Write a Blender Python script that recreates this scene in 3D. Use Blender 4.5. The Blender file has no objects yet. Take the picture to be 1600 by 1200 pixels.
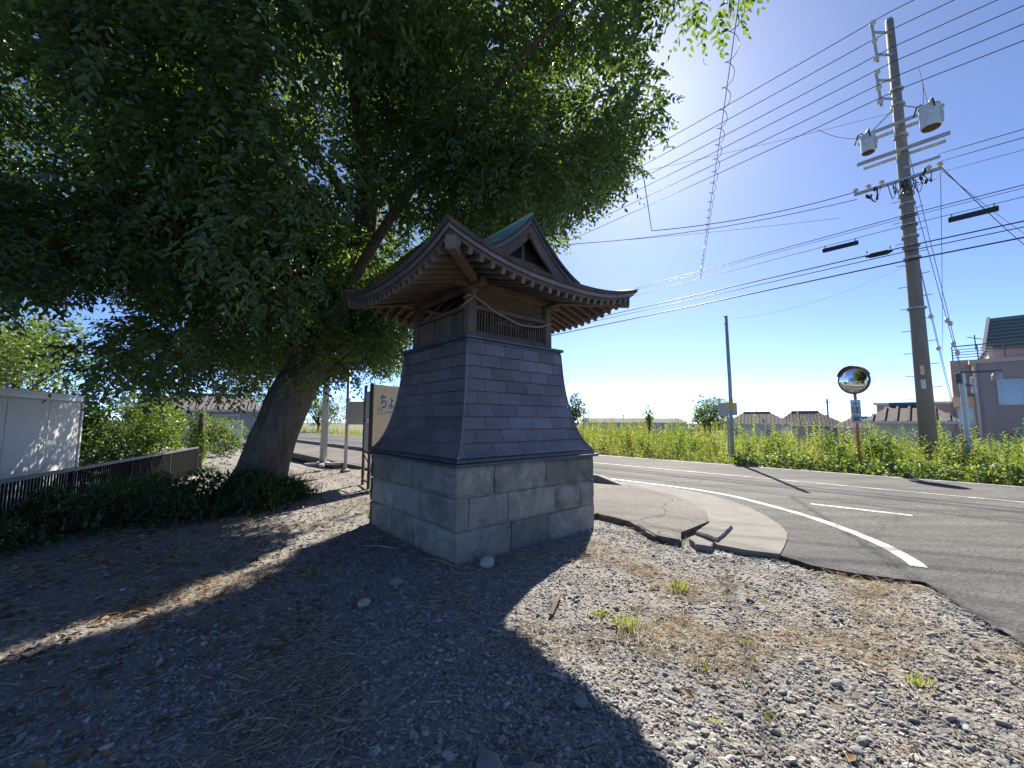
import bpy, bmesh, math, random
import numpy as np
from mathutils import Vector, Matrix, noise

# ------------------------------------------------------------------ camera, sky, sun, exposure
scene = bpy.context.scene
COL = scene.collection
R = math.radians
EYE = 1.35
cam_d = bpy.data.cameras.new('camera')
cam_d.sensor_width = 36.0
cam_d.lens = 36.0 * 627.0 / 1600.0
cam_d.clip_start = 0.05
cam_d.clip_end = 3000.0
cam = bpy.data.objects.new('camera', cam_d)
COL.objects.link(cam)
cam.matrix_world = Matrix.Translation((0, 0, EYE)) @ Matrix.Rotation(R(90 + 5.25), 4, 'X') @ Matrix.Rotation(R(0.15), 4, 'Z')
scene.camera = cam

SUN_AZ, SUN_EL = R(16.5), R(40.0)
SUN = Vector((math.sin(SUN_AZ) * math.cos(SUN_EL), math.cos(SUN_AZ) * math.cos(SUN_EL), math.sin(SUN_EL)))
world = bpy.data.worlds.new('World')
scene.world = world
world.use_nodes = True
wn = world.node_tree
sky = wn.nodes.new('ShaderNodeTexSky')
sky.sky_type = 'NISHITA'
sky.sun_disc = False
sky.sun_elevation = SUN_EL
sky.sun_rotation = SUN_AZ
sky.altitude = 50.0
sky.air_density = 0.26
sky.dust_density = 0.16
sky.ozone_density = 4.5
bg = wn.nodes['Background']
bg.inputs['Strength'].default_value = 0.145
wn.links.new(sky.outputs['Color'], bg.inputs['Color'])
sun_d = bpy.data.lights.new('sun', 'SUN')
sun_d.energy = 5.0
sun_d.angle = R(0.53)
sun_d.color = (1.0, 0.93, 0.82)
sun_o = bpy.data.objects.new('sun', sun_d)
COL.objects.link(sun_o)
sun_o.rotation_euler = SUN.to_track_quat('Z', 'Y').to_euler()
scene.view_settings.view_transform = 'Standard'
scene.view_settings.look = 'None'
scene.view_settings.gamma = 1.0
scene.view_settings.use_curve_mapping = False
scene.view_settings.exposure = 1.36
scene.render.engine = 'CYCLES'
scene.cycles.max_bounces = 6
scene.cycles.transmission_bounces = 4
scene.cycles.transparent_max_bounces = 4
scene.cycles.use_denoising = True

rng = np.random.default_rng(11)
random.seed(7)

# ------------------------------------------------------------------ helpers
def tag(o, label=None, cat=None, group=None, kind=None):
    if label: o['label'] = label
    if cat: o['category'] = cat
    if group: o['group'] = group
    if kind: o['kind'] = kind
    return o

def link(name, data, parent=None):
    o = bpy.data.objects.new(name, data)
    COL.objects.link(o)
    if parent is not None: o.parent = parent
    return o

def empty(name, loc=(0, 0, 0), rz=0.0):
    o = bpy.data.objects.new(name, None)
    COL.objects.link(o)
    o.location = loc
    o.rotation_euler = (0, 0, rz)
    return o

class MB:
    """collects geometry, then links it as one mesh object"""
    def __init__(self): self.v = []; self.f = []
    def add(self, verts, faces):
        n = len(self.v)
        self.v += [tuple(p) for p in verts]
        self.f += [tuple(i + n for i in f) for f in faces]
        return self
    def box(self, c, s, rz=0.0, m=None):
        x, y, z = s[0] / 2, s[1] / 2, s[2] / 2
        P = [Vector(p) for p in ((-x, -y, -z), (x, -y, -z), (x, y, -z), (-x, y, -z), (-x, -y, z), (x, -y, z), (x, y, z), (-x, y, z))]
        mm = m if m is not None else Matrix.Rotation(rz, 3, 'Z')
        P = [mm @ p + Vector(c) for p in P]
        return self.add(P, ((0, 3, 2, 1), (4, 5, 6, 7), (0, 1, 5, 4), (1, 2, 6, 5), (2, 3, 7, 6), (3, 0, 4, 7)))
    def bar(self, p, q, w, h, up=(0, 0, 1)):
        p, q = Vector(p), Vector(q)
        d = (q - p); L = d.length; d.normalize()
        u = Vector(up)
        s = d.cross(u)
        if s.length < 1e-4: s = d.cross(Vector((1, 0, 0)))
        s.normalize(); u = s.cross(d).normalized()
        m = Matrix((s, d, u)).transposed()
        return self.box((p + q) / 2, (w, L, h), m=m)
    def tube(self, pts, rad, seg=8, caps=True):
        pts = [Vector(p) for p in pts]
        if not hasattr(rad, '__len__'): rad = [rad] * len(pts)
        V = []; n = len(pts)
        prev = None
        for i, p in enumerate(pts):
            d = (pts[min(i + 1, n - 1)] - pts[max(i - 1, 0)]).normalized()
            if prev is None:
                a = d.cross(Vector((0, 0, 1)))
                if a.length < 1e-3: a = d.cross(Vector((1, 0, 0)))
            else:
                a = prev - d * prev.dot(d)
            a.normalize(); prev = a
            b = d.cross(a)
            for k in range(seg):
                t = 2 * math.pi * k / seg
                V.append(p + (a * math.cos(t) + b * math.sin(t)) * rad[i])
        F = []
        for i in range(n - 1):
            for k in range(seg):
                k2 = (k + 1) % seg
                F.append((i * seg + k, i * seg + k2, (i + 1) * seg + k2, (i + 1) * seg + k))
        if caps:
            F.append(tuple(range(seg))[::-1]); F.append(tuple((n - 1) * seg + k for k in range(seg)))
        return self.add(V, F)
    def lathe(self, prof, c=(0, 0, 0), seg=20, m=None):
        V = []; F = []
        mm = m if m is not None else Matrix.Identity(3)
        for r, z in prof:
            for k in range(seg):
                t = 2 * math.pi * k / seg
                V.append(mm @ Vector((r * math.cos(t), r * math.sin(t), z)) + Vector(c))
        n = len(prof)
        for i in range(n - 1):
            for k in range(seg):
                k2 = (k + 1) % seg
                F.append((i * seg + k, i * seg + k2, (i + 1) * seg + k2, (i + 1) * seg + k))
        F.append(tuple(range(seg))[::-1]); F.append(tuple((n - 1) * seg + k for k in range(seg)))
        return self.add(V, F)
    def grid(self, rows):
        """rows: list of equal-length lists of points"""
        m = len(rows[0]); V = [p for r in rows for p in r]; F = []
        for i in range(len(rows) - 1):
            for j in range(m - 1):
                F.append((i * m + j, i * m + j + 1, (i + 1) * m + j + 1, (i + 1) * m + j))
        return self.add(V, F)
    def prism(self, pts, z0, z1):
        n = len(pts)
        V = [(p[0], p[1], z0) for p in pts] + [(p[0], p[1], z1) for p in pts]
        F = [tuple(range(n))[::-1], tuple(range(n, 2 * n))] + [(i, (i + 1) % n, n + (i + 1) % n, n + i) for i in range(n)]
        return self.add(V, F)
    def mesh(self, name, smooth=False):
        me = bpy.data.meshes.new(name)
        me.from_pydata([tuple(v) for v in self.v], [], self.f)
        me.update()
        if smooth: me.polygons.foreach_set('use_smooth', [True] * len(me.polygons))
        return me
    def build(self, name, mat, parent=None, smooth=False, bevel=0.0, fix=False):
        me = self.mesh(name, smooth)
        if fix or bevel > 0:
            bm = bmesh.new(); bm.from_mesh(me)
            bmesh.ops.recalc_face_normals(bm, faces=bm.faces)
            if bevel > 0:
                bmesh.ops.bevel(bm, geom=[e for e in bm.edges if len(e.link_faces) == 2 and e.calc_face_angle(0) > 0.6],
                                offset=bevel, segments=1, affect='EDGES', clamp_overlap=True)
            bm.to_mesh(me); bm.free()
        me.materials.append(mat)
        return link(name, me, parent)

def np_mesh(name, V, F, mat, parent=None, var=None, smooth=False):
    """V (n,3) float, F (m,k) int, var (n,) per-vertex value"""
    me = bpy.data.meshes.new(name)
    V = np.ascontiguousarray(V, dtype=np.float32); F = np.ascontiguousarray(F, dtype=np.int32)
    m, k = F.shape
    me.vertices.add(len(V)); me.vertices.foreach_set('co', V.ravel())
    me.loops.add(m * k); me.loops.foreach_set('vertex_index', F.ravel())
    me.polygons.add(m)
    me.polygons.foreach_set('loop_start', np.arange(0, m * k, k, dtype=np.int32))
    me.polygons.foreach_set('loop_total', np.full(m, k, dtype=np.int32))
    if smooth: me.polygons.foreach_set('use_smooth', np.ones(m, dtype=bool))
    if var is not None:
        a = me.attributes.new('var', 'FLOAT', 'POINT')
        a.data.foreach_set('value', np.ascontiguousarray(var, dtype=np.float32))
    me.update(calc_edges=True)
    me.materials.append(mat)
    return link(name, me, parent)

def unit(a):
    return a / np.maximum(np.linalg.norm(a, axis=-1, keepdims=True), 1e-9)

def leaf_arrays(P, D, N, L, W, var, hexa=False, fold=0.25):
    """leaf blades: base P, direction D, approximate normal N, length L, width W"""
    D = unit(D); S = unit(np.cross(D, N)); U = np.cross(S, D)
    L = np.asarray(L)[:, None]; W = np.asarray(W)[:, None]
    if hexa:
        l1 = P + D * L * .3 + S * W * .5 + U * W * fold; r1 = P + D * L * .3 - S * W * .5 + U * W * fold
        l2 = P + D * L * .66 + S * W * .38 + U * W * fold * .6 - U * L * .04; r2 = P + D * L * .66 - S * W * .38 + U * W * fold * .6 - U * L * .04
        tip = P + D * L - U * L * .14
        V = np.stack([P, l1, l2, tip, r2, r1], 1).reshape(-1, 3)
        b = np.arange(len(P))[:, None] * 6
        F = np.concatenate([b + np.array([[0, 3, 2, 1]]), b + np.array([[0, 5, 4, 3]])], 0)
        return V, F, np.repeat(var, 6)
    l = P + D * L * .42 + S * W * .5 + U * W * fold; r = P + D * L * .42 - S * W * .5 + U * W * fold
    tip = P + D * L - U * L * .08
    V = np.stack([P, l, tip, r], 1).reshape(-1, 3)
    b = np.arange(len(P))[:, None] * 4
    F = np.concatenate([b + np.array([[0, 2, 1]]), b + np.array([[0, 3, 2]])], 0)
    return V, F, np.repeat(var, 4)

def smooth(a, b, x):
    t = min(1.0, max(0.0, (x - a) / (b - a)))
    return t * t * (3 - 2 * t)

# ------------------------------------------------------------------ materials
def new_mat(name):
    m = bpy.data.materials.new(name); m.use_nodes = True
    nt = m.node_tree
    return m, nt, nt.nodes['Principled BSDF']

def ramp(nt, fac, stops):
    r = nt.nodes.new('ShaderNodeValToRGB')
    el = r.color_ramp.elements
    while len(el) < len(stops): el.new(0.5)
    for e, (p, c) in zip(el, stops):
        e.position = p; e.color = (*c, 1)
    nt.links.new(fac, r.inputs[0])
    return r.outputs[0]

def noise_tex(nt, vec, scale, detail=4, rough=0.6, dist=0.0):
    n = nt.nodes.new('ShaderNodeTexNoise')
    n.inputs['Scale'].default_value = scale; n.inputs['Detail'].default_value = detail
    n.inputs['Roughness'].default_value = rough; n.inputs['Distortion'].default_value = dist
    if vec is not None: nt.links.new(vec, n.inputs['Vector'])
    return n.outputs['Fac']

def mixc(nt, fac, a, b, mode='MIX'):
    x = nt.nodes.new('ShaderNodeMix'); x.data_type = 'RGBA'; x.blend_type = mode
    for sock, val in ((x.inputs[0], fac), (x.inputs[6], a), (x.inputs[7], b)):
        if isinstance(val, (int, float)): sock.default_value = val
        elif isinstance(val, tuple): sock.default_value = (*val, 1)
        else: nt.links.new(val, sock)
    return x.outputs[2]

def math_n(nt, op, a, b=0.0):
    x = nt.nodes.new('ShaderNodeMath'); x.operation = op
    for sock, val in ((x.inputs[0], a), (x.inputs[1], b)):
        if isinstance(val, (int, float)): sock.default_value = val
        else: nt.links.new(val, sock)
    return x.outputs[0]

def coords(nt, kind='Object', scale=(1, 1, 1)):
    tc = nt.nodes.new('ShaderNodeTexCoord')
    if scale == (1, 1, 1): return tc.outputs[kind]
    mp = nt.nodes.new('ShaderNodeMapping'); mp.inputs['Scale'].default_value = scale
    nt.links.new(tc.outputs[kind], mp.inputs['Vector'])
    return mp.outputs[0]

def world_pos(nt, scale=(1, 1, 1)):
    g = nt.nodes.new('ShaderNodeNewGeometry')
    if scale == (1, 1, 1): return g.outputs['Position']
    mp = nt.nodes.new('ShaderNodeMapping'); mp.inputs['Scale'].default_value = scale
    nt.links.new(g.outputs['Position'], mp.inputs['Vector'])
    return mp.outputs[0]

def bump(nt, bsdf, h, strength=0.3, dist=0.01):
    b = nt.nodes.new('ShaderNodeBump'); b.inputs['Strength'].default_value = strength; b.inputs['Distance'].default_value = dist
    nt.links.new(h, b.inputs['Height']); nt.links.new(b.outputs[0], bsdf.inputs['Normal'])

def obj_random(nt):
    return nt.nodes.new('ShaderNodeObjectInfo').outputs['Random']

def surf(name, c1, c2, scale=6.0, rough=0.8, bmp=0.3, bdist=0.01, metal=0.0, stretch=(1, 1, 1), stain=None, stain_scale=1.2, stain_lo=.55, stain_hi=.7, jitter=0.0, fine=60.0, wpos=False, spec=None, stain2=None, stain2_scale=1.3):
    m, nt, b = new_mat(name)
    vec = world_pos(nt, stretch) if wpos else coords(nt, 'Object', stretch)
    n1 = noise_tex(nt, vec, scale, 6, .65)
    n2 = noise_tex(nt, vec, fine, 3, .6)
    fac = math_n(nt, 'ADD', math_n(nt, 'MULTIPLY', n1, .7), math_n(nt, 'MULTIPLY', n2, .3))
    c = ramp(nt, fac, [(.3, c1), (.7, c2)])
    if stain is not None:
        s = noise_tex(nt, vec, stain_scale, 5, .7, .4)
        sf = ramp(nt, s, [(stain_lo, (0, 0, 0)), (stain_hi, (1, 1, 1))])
        c = mixc(nt, sf, c, stain)
    if stain2 is not None:
        s2 = noise_tex(nt, vec, stain2_scale, 6, .75, 1.2)
        c = mixc(nt, ramp(nt, s2, [(.53, (0, 0, 0)), (.62, (.8, .8, .8))]), c, stain2)
    if jitter > 0:
        r = obj_random(nt)
        k = math_n(nt, 'ADD', math_n(nt, 'MULTIPLY', r, 2 * jitter), 1 - jitter)
        cc = nt.nodes.new('ShaderNodeCombineColor')
        for i in range(3): nt.links.new(k, cc.inputs[i])
        c = mixc(nt, 1.0, c, cc.outputs[0], 'MULTIPLY')
    nt.links.new(c, b.inputs['Base Color'])
    b.inputs['Roughness'].default_value = rough; b.inputs['Metallic'].default_value = metal
    if spec is not None: b.inputs['Specular IOR Level'].default_value = spec
    if bmp > 0: bump(nt, b, fac, bmp, bdist)
    return m

def leaf_mat(name, stops, trans=(.26, .29, .075), tfac=.35, rough=.45, attr=True):
    m, nt, b = new_mat(name)
    if attr:
        a = nt.nodes.new('ShaderNodeAttribute'); a.attribute_name = 'var'; v = a.outputs['Fac']
    else: v = obj_random(nt)
    c = ramp(nt, v, stops)
    nt.links.new(c, b.inputs['Base Color'])
    b.inputs['Roughness'].default_value = rough
    t = nt.nodes.new('ShaderNodeBsdfTranslucent')
    tc = mixc(nt, 1.0, c, tuple(x * 8 for x in trans), 'MULTIPLY')
    nt.links.new(tc, t.inputs['Color'])
    mx = nt.nodes.new('ShaderNodeMixShader'); mx.inputs[0].default_value = tfac
    nt.links.new(b.outputs[0], mx.inputs[1]); nt.links.new(t.outputs[0], mx.inputs[2])
    nt.links.new(mx.outputs[0], nt.nodes['Material Output'].inputs['Surface'])
    return m

M = {}
M['crown'] = leaf_mat('crown_leaf', [(0, (.045, .072, .034)), (.5, (.085, .125, .055)), (1, (.16, .20, .08))], tfac=.4, rough=.4)
M['weed'] = leaf_mat('weed_leaf', [(0, (.06, .09, .035)), (.4, (.13, .175, .06)), (.7, (.22, .25, .09)), (.88, (.30, .30, .13)), (1, (.28, .21, .12))], tfac=.34, rough=.6)
M['bush'] = leaf_mat('bush_leaf', [(0, (.04, .065, .025)), (.6, (.10, .14, .04)), (1, (.19, .21, .07))], tfac=.35)
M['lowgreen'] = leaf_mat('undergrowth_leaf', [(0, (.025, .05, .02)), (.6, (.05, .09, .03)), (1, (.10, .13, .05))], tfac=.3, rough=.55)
M['straw'] = leaf_mat('straw', [(0, (.42, .33, .22)), (.5, (.60, .52, .38)), (1, (.74, .68, .54))], trans=(.12, .1, .06), tfac=.2, rough=.8)
M['litter'] = leaf_mat('fallen_leaf', [(0, (.09, .05, .025)), (.5, (.22, .13, .06)), (1, (.38, .27, .13))], trans=(.12, .09, .04), tfac=.2, rough=.8)
M['bark'] = surf('bark', (.045, .035, .027), (.22, .175, .135), 11, .95, 1.0, .09, stretch=(1, 1, .22), stain=(.12, .125, .10), stain_scale=1.8, fine=34)
M['twig'] = surf('twig', (.05, .04, .03), (.10, .08, .06), 10, .9, .3)
M['wood'] = surf('weathered_wood', (.065, .047, .037), (.175, .13, .10), 4, .8, .4, .004, stretch=(1, 1, 1), stain=(.17, .145, .12), stain_scale=2.2, stain_lo=.56, stain_hi=.75, jitter=.22)
M['wood_light'] = surf('grey_lattice_wood', (.08, .062, .047), (.17, .135, .105), 5, .85, .4, .004, jitter=.3)
M['wood_end'] = surf('rafter_end_wood', (.11, .088, .072), (.22, .185, .155), 9, .8, .2, .003, jitter=.2)
M['copper_dark'] = surf('aged_copper', (.125, .105, .106), (.25, .212, .21), 3.0, .46, .25, .004, metal=.3, stain=(.11, .17, .20), stain_scale=1.5, stain_lo=.56, stain_hi=.76, stain2=(.15, .14, .145), stain2_scale=5.5, jitter=.2, fine=45)
M['copper_edge'] = surf('copper_trim', (.05, .055, .065), (.10, .105, .12), 4, .42, .2, .003, metal=.4, stain=(.09, .17, .19), stain_scale=2.5, stain_lo=.52, stain_hi=.72)
M['patina'] = surf('green_patina', (.17, .30, .265), (.30, .44, .40), 5, .7, .3, .004, metal=.0, stain=(.07, .11, .10), stain_scale=2.4, stain_lo=.55, stain_hi=.75, jitter=.12)
M['roofskin'] = surf('brown_copper_roof', (.05, .042, .04), (.13, .105, .093), 4, .85, .25, .004, metal=0, stain=(.10, .13, .12), stain_scale=1.4, stain_lo=.58, stain_hi=.75, spec=.2)
M['stone'] = surf('base_stone', (.13, .122, .10), (.29, .27, .215), 3.2, .93, .8, .014, stain=(.085, .082, .074), stain_scale=2.6, stain_lo=.52, stain_hi=.74, stain2=(.31, .29, .24), stain2_scale=2.1, jitter=.26, fine=38, wpos=True)
M['mortar'] = surf('base_mortar', (.17, .162, .14), (.27, .26, .22), 7, .95, .6, .01, fine=90)
M['rope'] = surf('straw_rope', (.22, .165, .105), (.40, .32, .22), 30, .9, .4, .003)
M['dark'] = surf('recess_shade_wood', (.012, .010, .009), (.03, .024, .02), 6, .9, .1)  # near-black colour that paints in the shade of recesses and the cell
M['concrete'] = surf('gutter_concrete', (.115, .108, .094), (.205, .193, .168), 3.5, .92, .35, .006, stain=(.15, .145, .135), stain_scale=1.0, fine=120, wpos=True)
M['kerb'] = surf('kerb_concrete', (.17, .165, .155), (.29, .28, .26), 4, .92, .3, .006, wpos=True)
M['block'] = surf('broken_concrete', (.10, .098, .092), (.20, .19, .175), 9, .95, .6, .01, wpos=True)
M['pole'] = surf('pole_concrete', (.19, .165, .135), (.29, .255, .215), 3, .85, .2, .004, stretch=(1, 1, .3))
M['steel'] = surf('galvanised_steel', (.34, .35, .35), (.50, .51, .51), 6, .5, .1, .002, metal=.35)
M['steel_white'] = surf('pale_grey_paint', (.52, .55, .56), (.66, .68, .68), 4, .45, .08, .002, stain=(.42, .40, .35), stain_scale=3)
M['ceramic'] = surf('glazed_insulator', (.55, .53, .48), (.70, .68, .63), 6, .25, 0)
M['rust'] = surf('rusty_steel', (.05, .032, .024), (.13, .085, .06), 9, .85, .3, .004)
M['black'] = surf('black_rubber', (.010, .010, .011), (.022, .022, .024), 8, .55, .1)
M['wire'] = surf('wire_sheath', (.018, .018, .02), (.035, .035, .04), 4, .5, 0)
M['wire_pale'] = surf('bare_wire', (.14, .14, .15), (.22, .22, .23), 4, .5, 0)
M['orange'] = surf('orange_paint', (.58, .17, .05), (.70, .24, .08), 6, .6, .1, stain=(.30, .13, .07), stain_scale=5)
M['red_hood'] = surf('hood_red_paint', (.50, .07, .03), (.60, .10, .045), 6, .5, .05)
M['plate'] = surf('sign_plate', (.60, .62, .64), (.70, .72, .73), 7, .5, .03)
M['ink'] = surf('black_ink', (.015, .015, .017), (.03, .03, .03), 8, .7, 0)
M['ink_blue'] = surf('faded_blue_paint', (.035, .12, .42), (.07, .19, .52), 30, .7, 0)
M['ink_faint'] = surf('peeling_grey_paint', (.20, .23, .22), (.42, .36, .27), 60, .8, 0)
M['yellow'] = surf('yellow_wrap', (.70, .45, .02), (.80, .54, .04), 6, .5, 0)
M['tan_board'] = surf('tan_signboard', (.74, .55, .30), (.80, .62, .37), 4, .7, .05, stain=(.66, .49, .28), stain_scale=2.0)
M['grey_panel'] = surf('back_panel', (.36, .38, .40), (.46, .48, .50), 3, .6, .05, stain=(.30, .29, .27), stain_scale=3)
M['white_panel'] = surf('white_panel', (.50, .50, .48), (.60, .60, .58), 2, .6, .03, stain=(.40, .385, .34), stain_scale=2.5, stain_lo=.55, stain_hi=.8)
M['fence'] = surf('dark_fence_paint', (.012, .012, .013), (.022, .023, .025), 6, .85, .1, spec=.2)
M['pink'] = surf('mauve_render', (.33, .26, .25), (.40, .315, .305), 1.5, .9, .15, .004, stain=(.33, .25, .235), stain_scale=.5)
M['pink_trim'] = surf('pink_trim', (.50, .41, .38), (.56, .47, .43), 3, .8, .05)
M['wall_pale'] = surf('pale_house_wall', (.52, .51, .48), (.62, .61, .58), 2, .85, .1)
M['wall_grey'] = surf('grey_house_wall', (.26, .27, .29), (.34, .35, .37), 2, .85, .1)
M['tile'] = surf('grey_roof_tile', (.11, .10, .095), (.20, .18, .165), 8, .95, .3, .01, jitter=.2, spec=.1)
M['tile_green'] = surf('green_metal_roof', (.10, .13, .12), (.16, .19, .175), 6, .5, .1)
M['shed_wall'] = surf('long_building_wall', (.40, .42, .44), (.50, .52, .54), 1, .8, .05)
M['rail_metal'] = surf('dark_rail', (.08, .075, .075), (.13, .12, .12), 5, .5, .05)

def glass_mat(name, c, rough=.08):
    m, nt, b = new_mat(name)
    b.inputs['Base Color'].default_value = (*c, 1); b.inputs['Roughness'].default_value = rough
    b.inputs['Specular IOR Level'].default_value = 1.0
    return m
M['glass'] = glass_mat('window_glass', (.22, .30, .35))
m_, nt_, b_ = new_mat('mirror_glass'); b_.inputs['Base Color'].default_value = (.82, .85, .87, 1); b_.inputs['Metallic'].default_value = 1; b_.inputs['Roughness'].default_value = .03
M['mirror'] = m_

def asphalt(name, c1, c2, streaks=True, cracks=1.1):
    m, nt, b = new_mat(name)
    vec = world_pos(nt)
    big = noise_tex(nt, vec, .6, 5, .6)
    mid = noise_tex(nt, vec, 9, 5, .7)
    vo = nt.nodes.new('ShaderNodeTexVoronoi'); vo.inputs['Scale'].default_value = 52; nt.links.new(vec, vo.inputs['Vector'])
    agg = math_n(nt, 'MULTIPLY', vo.outputs['Color'], 1.0)
    f = math_n(nt, 'ADD', math_n(nt, 'MULTIPLY', big, .35), math_n(nt, 'ADD', math_n(nt, 'MULTIPLY', mid, .25), math_n(nt, 'MULTIPLY', agg, .4)))
    c = ramp(nt, f, [(.32, c1), (.68, c2)])
    pt = ramp(nt, noise_tex(nt, vec, .33, 3, .5, .6), [(.40, (.74, .74, .75)), (.52, (1.05, 1.04, 1.02))])
    c = mixc(nt, 1.0, c, pt, 'MULTIPLY')
    # darker sealed seams and worn streaks running along the road
    sv = nt.nodes.new('ShaderNodeMapping'); nt.links.new(vec, sv.inputs['Vector'])
    sv.inputs['Rotation'].default_value = (0, 0, R(46.6)); sv.inputs['Scale'].default_value = (.05, 1.6, 1)
    st = noise_tex(nt, sv.outputs[0], 1.6, 3, .55)
    sf = ramp(nt, st, [(.40, (.60, .60, .60)), (.58, (1, 1, 1))])
    if streaks: c = mixc(nt, 1.0, c, sf, 'MULTIPLY')
    if cracks:
        dn = nt.nodes.new('ShaderNodeTexNoise'); dn.inputs['Scale'].default_value = 2.2; dn.inputs['Detail'].default_value = 5; nt.links.new(vec, dn.inputs['Vector'])
        dv = mixc(nt, .30, vec, dn.outputs['Color'])
        vc = nt.nodes.new('ShaderNodeTexVoronoi'); vc.feature = 'DISTANCE_TO_EDGE'; vc.inputs['Scale'].default_value = cracks; nt.links.new(dv, vc.inputs['Vector'])
        cf = ramp(nt, vc.outputs['Distance'], [(.004 * cracks, (.25, .24, .23)), (.014 * cracks, (1, 1, 1))])
        c = mixc(nt, 1.0, c, cf, 'MULTIPLY')
    nt.links.new(c, b.inputs['Base Color']); b.inputs['Roughness'].default_value = .9
    bump(nt, b, vo.outputs['Distance'], .5, .006)
    return m
M['asphalt'] = asphalt('road_asphalt', (.024, .0235, .023), (.112, .11, .105), True, .42)
M['asphalt_old'] = asphalt('sidewalk_asphalt', (.058, .052, .046), (.155, .14, .123), False, 1.1)

def paint_mat(name, worn=0.0):
    m, nt, b = new_mat(name)
    vec = world_pos(nt)
    n = noise_tex(nt, vec, 35, 6, .75); n2 = noise_tex(nt, vec, 4, 4, .6)
    f = math_n(nt, 'ADD', math_n(nt, 'MULTIPLY', n, .6), math_n(nt, 'MULTIPLY', n2, .4))
    c = ramp(nt, f, [(.38 + worn, (.13, .127, .12)), (.50 + worn, (.55, .55, .53)), (.72 + worn, (.70, .70, .68))])
    nt.links.new(c, b.inputs['Base Color']); b.inputs['Roughness'].default_value = .75
    bump(nt, b, n, .3, .003)
    return m
M['paint'] = paint_mat('road_paint', .05); M['paint_worn'] = paint_mat('worn_road_paint', .10)

def lot_mat():
    m, nt, b = new_mat('gravel_soil')
    vec = world_pos(nt)
    big = noise_tex(nt, vec, .55, 5, .6, .3)
    fine = noise_tex(nt, vec, 45, 5, .75)
    vo = nt.nodes.new('ShaderNodeTexVoronoi'); vo.inputs['Scale'].default_value = 48; nt.links.new(vec, vo.inputs['Vector'])
    soil = ramp(nt, fine, [(.3, (.115, .102, .088)), (.7, (.27, .245, .21))])
    grey = ramp(nt, vo.outputs['Color'], [(.1, (.10, .10, .10)), (.9, (.30, .29, .275))])
    f = ramp(nt, big, [(.38, (0, 0, 0)), (.6, (1, 1, 1))])
    c = mixc(nt, f, soil, grey)
    nt.links.new(c, b.inputs['Base Color']); b.inputs['Roughness'].default_value = .95
    h = math_n(nt, 'ADD', math_n(nt, 'MULTIPLY', fine, .6), vo.outputs['Distance'])
    bump(nt, b, h, .7, .012)
    return m
M['lot'] = lot_mat()
M['earth'] = surf('field_earth', (.07, .075, .03), (.15, .15, .07), .8, .95, .5, .03, wpos=True, fine=12)

def pebble_mat():
    m, nt, b = new_mat('pebble')
    r = obj_random(nt)
    c = ramp(nt, r, [(0, (.09, .09, .092)), (.35, (.17, .168, .165)), (.62, (.26, .25, .23)), (.82, (.33, .295, .245)), (.95, (.37, .36, .345)), (1, (.48, .47, .455))])
    n = noise_tex(nt, coords(nt, 'Object'), 3, 4, .6)
    k = ramp(nt, n, [(.3, (.75, .75, .75)), (.7, (1.15, 1.15, 1.15))])
    nt.links.new(mixc(nt, 1.0, c, k, 'MULTIPLY'), b.inputs['Base Color']); b.inputs['Roughness'].default_value = .8
    return m
M['pebble'] = pebble_mat()
M['rock'] = surf('round_rock', (.30, .26, .20), (.46, .41, .33), 6, .9, .4, .01)
M['rock_grey'] = surf('grey_rock', (.14, .13, .125), (.26, .25, .24), 7, .9, .5, .01)

# ------------------------------------------------------------------ ground, road, pavement
UX, UY = .687, -.727          # along the main road
NX, NY = .727, .687           # across it, away from the camera
def rd(s, n): return (UX * s + NX * n, UY * s + NY * n)
def nof(x, y): return NX * x + NY * y
def sof(x, y): return UX * x + UY * y
def z_field(n): return -.05 - 3.4 * smooth(18, 44, n)

def in_poly(x, y, poly):
    c = False
    for i in range(len(poly)):
        x1, y1 = poly[i]; x2, y2 = poly[i - 1]
        if (y1 > y) != (y2 > y) and x < (x2 - x1) * (y - y1) / (y2 - y1) + x1: c = not c
    return c
def poly_dist(x, y, poly):
    d = 1e9
    for i in range(len(poly)):
        ax, ay = poly[i - 1]; bx, by = poly[i]
        vx, vy = bx - ax, by - ay
        t = max(0, min(1, ((x - ax) * vx + (y - ay) * vy) / (vx * vx + vy * vy + 1e-9)))
        d = min(d, math.hypot(ax + t * vx - x, ay + t * vy - y))
    return d
def rough(pts, step=.06, amp=.02, closed=False, seed=0):
    out = []
    seq = list(zip(pts[:-1], pts[1:])) + ([(pts[-1], pts[0])] if closed else [])
    for (a, b) in seq:
        L = math.hypot(b[0] - a[0], b[1] - a[1]); k = max(1, int(L / step))
        for i in range(k):
            t = i / k; x = a[0] + (b[0] - a[0]) * t; y = a[1] + (b[1] - a[1]) * t
            q = noise.noise_vector((x * 6, y * 6, seed)) * amp + noise.noise_vector((x * 22, y * 22, seed + 5)) * amp * .6
            out.append((x + q.x, y + q.y))
    if not closed: out.append(pts[-1])
    return out

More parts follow.
